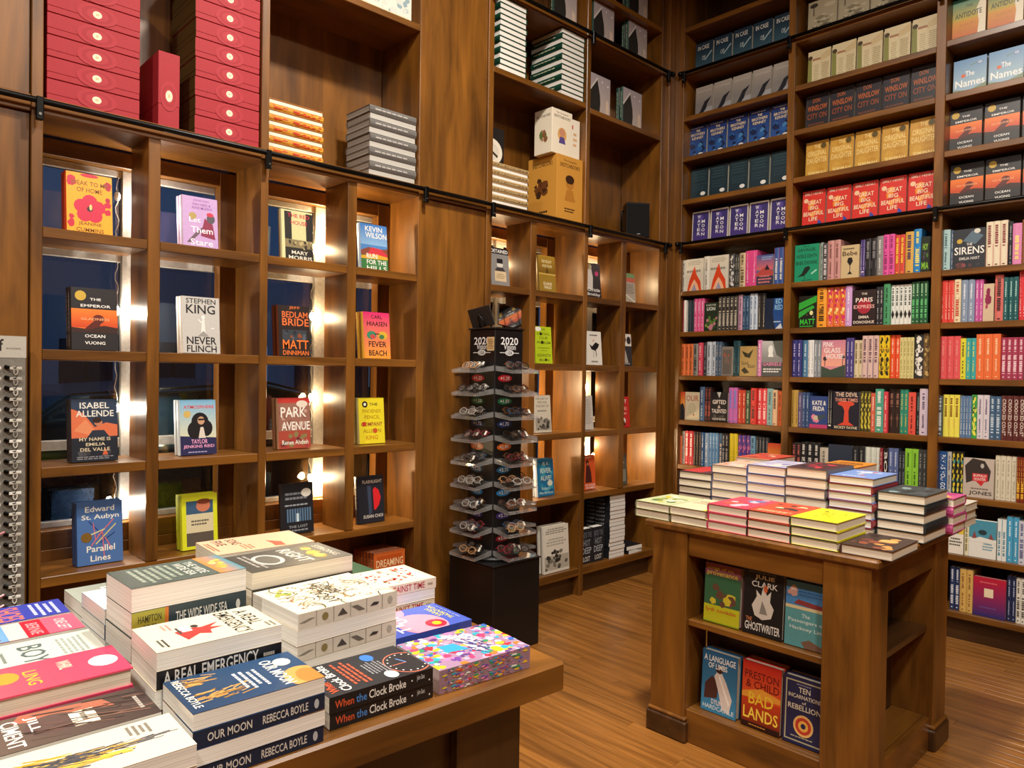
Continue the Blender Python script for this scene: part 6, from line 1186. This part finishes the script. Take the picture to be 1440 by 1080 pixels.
K('flags', .105, .24, .038, 'd83a4a', [R(0, .72, 1, 1, 'e0607a'), R(0, .62, 1, .76, 'cc2036'), R(0, .5, 1, .62, 'd8d4c8'), G(0, 0, 1, .5, '6aa0d0', 'c8d4dc')] + [L(0, .06 + k * .06, .9, .14 + k * .06, .03, '8a4a5a') for k in range(6)] + [T('ONE LEFT', .2, .84, .9, .92, 'f0d8dc'), T('BERNIE', .2, .65, .9, .73, 'e8a0a8')], 'c83048', (), False, PRINT, WPAGES)
K('bluecaps', .11, .235, .0385, '3440a8', [T('SHOES', .1, .5, .95, .68, 'ec7a5c'), T('TOE', .1, .2, .7, .36, 'ec7a5c'), BARS(.1, .74, .95, .95, 4, 'c8d0f0')], '2c3690', (), False, PRINT, WPAGES)
K('mcg', .15, .21, .029, 'a8c8d8', [G(0, 0, 1, 1, '9ac0d4', 'd0dce0'), BARS(.1, .5, .9, .8, 3, 'c8d8dc')], '2c2f60', [T('McGHEE', .05, .25, .35, .75, 'd8d8e0')], False, PRINT, WPAGES)
K('greypink', .15, .21, .029, '6a706c', [G(0, 0, 1, 1, '5a625e', 'a8b0a4'), E(.3, .5, .2, .12, 'd8907a'), T('EEL', .2, .3, .8, .42, 'e8e6dc'), BARS(.1, .7, .9, .9, 2, 'e0e0d8')], '4a5250', (), False, PRINT, WPAGES)
K('blackwhite', .15, .21, .03, '2a2a2e', [BARS(.1, .3, .9, .7, 4, '8a8a8a')], '1c1c20', (), False, PRINT, WPAGES)
K('greenback', .15, .21, .03, '2f5a40', [BARS(.1, .3, .9, .7, 3, '6a8a70')], '24482f', (), False, PRINT, WPAGES)
def tl(u, v):
    """table coordinates (along the front edge from the corner, back from it) to the room"""
    p = T0 + TX * u + TY * v; return p.x, p.y
def tstack(key, fl, n, first, label, ang=0., t=None, alt=True, seed=1, z0=TZ, jit=.0015):
    """a stack on the long table; fl = near end of its front edge (room x, y), books lie with their length along the edge.
    first: 'p' top book shows its pages to the front, 's' its spine"""
    kd = KIND[key]; t = t or kd['t']; rr = random.Random(seed); z = z0 + .0005
    d = Vector((cos(ang), sin(ang), 0)); nrm = Vector((-sin(ang), cos(ang), 0))
    for i in range(n):
        down = n - 1 - i
        spine_front = (first == 's') if (not alt or down % 2 == 0) else (first != 's')
        c_ = Vector((fl[0], fl[1], 0)) + d * kd['h'] / 2 + nrm * kd['w'] / 2
        lay(key, c_.x + rr.uniform(-jit, jit), c_.y + rr.uniform(-jit, jit), z, ang + (pi if spine_front else 0), from_top(label, i, n), label[:52], t); z += t + .0005
    return z
tstack('moon', (.404, 1.083), 4, 'p', 'navy paperback with golden moons at the table edge', ang=-.035, seed=1)
tstack('clock', (.636, 1.098), 2, 's', 'black paperback with a clock dial at the table edge', ang=-.06, alt=False, seed=2)
tstack('confetti', (.862, 1.086), 2, 's', 'many-coloured paperback near the table corner', ang=-.10, alt=False, seed=3)
tstack('emergency', (.401, 1.232), 5, 'p', 'cream paperback with a red splash and black spine', ang=-.03, seed=4, t=.0305)
tstack('mushroom', (.662, 1.262), 5, 's', 'cream paperback drawn with plants and fungi', ang=.03, seed=5)
tstack('sea', (.412, 1.392), 5, 'p', 'thick grey-green paperback with an orange and blue end', ang=.02, seed=6, t=.0435)
tstack('righteous', (.668, 1.47), 5, 'p', 'dark grey paperback with pale capitals behind the fungi books', ang=.0, seed=7, t=.037)
tstack('against', (.915, 1.452), 4, 's', 'cream paperback with a red floral pattern', ang=-.06, seed=8, t=.025)
for i in range(2):
    lay('thornton', .995, 1.352, TZ + .0006 + i * .0226, pi - .05, from_top('large blue paperback with pink discs on the table', i, 2), 'large blue paperbacks with pink discs')
tstack('brush', (.155, 1.032), 3, 'p', 'pale book with a yellow and black brushstroke', ang=-.03, seed=9, alt=False)
tstack('ciment', (.148, 1.158), 3, 'p', 'dark portrait book with a cream label on its cover', ang=-.03, seed=10, alt=False)
tstack('pinkjac', (.142, 1.283), 4, 'p', 'bright pink hardcover on the long table', ang=-.02, seed=11, alt=False)
tstack('boylit', (.142, 1.42), 3, 'p', 'pale grey-green paperback with thin capitals', ang=-.02, seed=12, alt=False)
tstack('flags', (.142, 1.572), 3, 'p', 'red paperback with a striped flag picture', ang=-.02, seed=13, alt=False)
tstack('bluecaps', (.147, 1.684), 3, 'p', 'royal blue paperback with coral capitals', ang=-.02, seed=14, alt=False)
tstack('mcg', (.408, 1.545), 5, 'p', 'pale blue paperback behind the grey-green sea books', ang=.02, seed=15, t=.0288)
tstack('greypink', (.412, 1.70), 4, 'p', 'grey paperback with a pink face at the back of the table', ang=.02, seed=16, t=.0288)
tstack('blackwhite', (.56, 1.865), 3, 'p', 'black paperback at the back of the table', ang=.0, seed=17, t=.03)
tstack('peach', (.668, 1.652), 5, 'p', 'peach paperback behind the dark grey books', ang=-.06, seed=18)
tstack('greenback', (.925, 1.70), 2, 'p', 'dark green paperback at the back of the table', ang=.0, seed=19)
